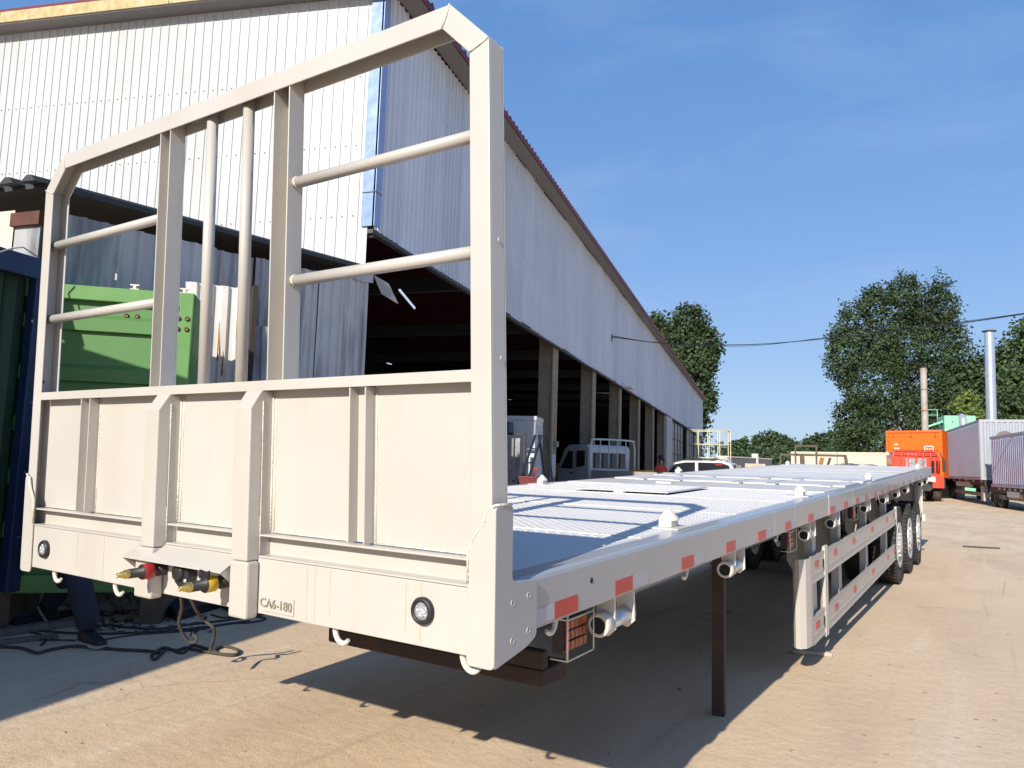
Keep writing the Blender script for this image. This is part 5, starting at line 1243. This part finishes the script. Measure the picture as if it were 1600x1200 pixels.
def tree(loc,h,blobs,count,size,label,lm=0,group=None,seed=1,tr_r=.3,trunk_to=.8,clump=.9,name='tree',limbs=7):
    e=empty(name,loc,0,label,'tree',group)
    V,F=foliage(blobs,count,size,seed,clump); mesh_np('crown',V,F,leafs[lm],e)
    rg=np.random.default_rng(seed+50)
    pts=[(0,0,0),(rg.uniform(-.2,.2),rg.uniform(-.2,.2),h*.3),(rg.uniform(-.4,.4),rg.uniform(-.4,.4),h*.6),(rg.uniform(-.5,.5),0,h*trunk_to)]
    b=MB(); b.tube(spline(pts,4),tr_r,8,rs=[tr_r*(1-.8*i/12) for i in range(13)]); t=b.build('trunk',barkm,e)
    for k in range(limbs):
        bl=blobs[rg.integers(len(blobs))]; z0=h*rg.uniform(.2,.55); b=MB(); b.tube(spline([(0,0,z0),(bl[0]*.5,bl[1]*.5,(z0+bl[2])*.5),(bl[0],bl[1],bl[2])],4),tr_r*.35,6,rs=[tr_r*.4*(1-.85*i/8) for i in range(9)]); b.build('limb',barkm,e)
    return e
# big tree centre right (several upright lobes)
P=at(1400,690,88); P.z=0
u=88/F_PX  # metres per photo pixel at that distance
def blob(px,py,rw,rh,dy=0,u=u,Px=1400,zref=None,base=0):
    z=1.4+(742-py)*u; return ((px-Px)*u,dy,z,rw*u,rw*u*.85,rh*u)
B_=[blob(1345,505,30,46),blob(1325,560,26,42,-1),blob(1372,468,24,36,1),blob(1418,458,28,32,-1),blob(1466,474,26,40,0),blob(1442,500,26,40,1),blob(1483,545,24,48,1),blob(1420,535,44,58,0),blob(1378,540,30,40,1),blob(1370,600,50,60,-1),blob(1450,610,48,60,1),blob(1345,660,35,45,0),blob(1410,670,60,50,-1),blob(1470,670,45,50,0),blob(1318,525,14,22,0),blob(1335,690,22,30,1)]
tree(P,19,B_,66000,.31,'huge dark broadleaf tree with several rounded tops behind the orange container',0,seed=11,tr_r=.5,clump=.80)
# right-hand trees behind the chimney
P=at(1545,690,84); P.z=0; u2=84/F_PX
def blob2(px,py,rw,rh,Px,dy=0,uu=u2): z=1.4+(748-py)*uu; return ((px-Px)*uu,dy,z,rw*uu,rw*uu*.85,rh*uu)
tree(P,14,[blob2(1520,610,35,50,1545),blob2(1502,630,30,50,1545),blob2(1550,590,30,50,1545),blob2(1530,660,45,45,1545)],14000,.42,'dark bushy tree between the huge tree and the steel chimney',0,seed=12,tr_r=.35)
P=at(1610,690,80); P.z=0
tree(P,17,[blob2(1600,570,35,50,1610,0,80/F_PX),blob2(1630,540,40,60,1610,0,80/F_PX),blob2(1585,630,35,50,1610,0,80/F_PX),blob2(1620,640,50,60,1610,0,80/F_PX),blob2(1575,590,20,30,1610,0,80/F_PX)],16000,.42,'tall dark tree at the right edge behind the steel chimney',1,seed=13,tr_r=.4)
P=at(1512,690,72); P.z=0
tree(P,6,[blob2(1510,640,16,24,1512,0,72/F_PX),blob2(1520,655,14,18,1512,0,72/F_PX)],2500,.32,'small bright green tree above the mint green housing',3,seed=14,tr_r=.12,clump=.5)
P=at(1596,690,66); P.z=0
tree(P,8,[blob2(1592,610,22,38,1596,0,66/F_PX),blob2(1600,640,26,30,1596,0,66/F_PX)],5000,.34,'lighter green tree at the right edge below the tall dark one',1,seed=15,tr_r=.15,clump=.6)
# trees behind the warehouse end
P=at(1075,690,97); P.z=0; u3=97/F_PX
f3=lambda px,py,rw,rh,dy=0: ((px-1075)*u3,dy,1.4+(733-py)*u3,rw*u3,rw*u3*.85,rh*u3)
tree(P,20,[f3(1075,515,33,40),f3(1085,550,36,45,1),f3(1070,600,40,50,-1),f3(1088,620,28,45),f3(1075,660,30,40),f3(1095,540,20,40)],20000,.45,'tall dark poplar standing just behind the far end of the warehouse',0,seed=21,tr_r=.45)
P=at(1020,690,104); P.z=0; u4=104/F_PX
f4=lambda px,py,rw,rh,dy=0: ((px-1020)*u4,dy,1.4+(731-py)*u4,rw*u4,rw*u4*.85,rh*u4)
tree(P,18,[f4(1022,520,20,38),f4(1040,530,16,32),f4(1010,570,36,50),f4(1035,600,36,60)],12000,.48,'second poplar left of the tall one, half hidden by the warehouse roof',1,seed=22,tr_r=.4)
# tree line on the horizon
rg=np.random.default_rng(77); k=0
hz=[(1135,702,10),(1150,690,12),(1163,686,11),(1176,696,11),(1186,680,14),(1198,674,15),(1211,676,14),(1224,682,14),(1236,690,12),(1247,696,11),(1262,686,15),(1277,680,14),(1291,678,15),(1306,672,17),(1322,668,20),(1345,680,22)]
descr=['narrow dark tree in the horizon line directly right of the mesh cage','small pointed tree, second from the cage in the horizon line','pointed tree third from the cage in the horizon line','low tree in the dip left of the round horizon group','first tree of the round group left of the forklift','tallest tree of the round group above the grey fence','middle tree of the round group above the low wall','right tree of the round group left of the forklift','falling right shoulder tree of the round group','low tree in the gap above the forklift left side','tree rising above the forklift roof frame','rounded tree right of the forklift roof frame','rounded tree above the left cream container','taller tree above the middle of the cream containers','bushy tree at the left foot of the huge tree','dark bushy tree under the left crown edge of the huge tree']
for (px,top,hw) in hz:
    dist=rg.uniform(135,160); P=at(px,710,dist); P.z=0; uu=dist/F_PX; hy=734+(px-1100)*.03; ht_=1.4+(hy-top)*uu; r_=hw*uu
    bl=[(0,0,ht_*.78,r_*.62,r_*.6,ht_*.22),(rg.uniform(-.3,.3)*r_,0,ht_*.55,r_*.95,r_*.8,ht_*.26),(rg.uniform(-.4,.4)*r_,0,ht_*.30,r_*1.05,r_*.9,ht_*.24)]
    tree(P,ht_,bl,3200,.62,descr[k],2,'trees along the horizon',seed=100+k,tr_r=.2,clump=.8,limbs=2); k+=1
V,F=foliage([((i-14)*6.0,0,3.2,5,3,3.8) for i in range(30)],22000,.62,5,1.0)
o=mesh_np('hedge_undergrowth',V,F,leafs[2]); P=at(1260,715,150); o.location=(P.x,P.y,0); o.rotation_euler=(0,0,R(18)); tag(o,'low dark undergrowth filling the foot of the tree line',kind='stuff')
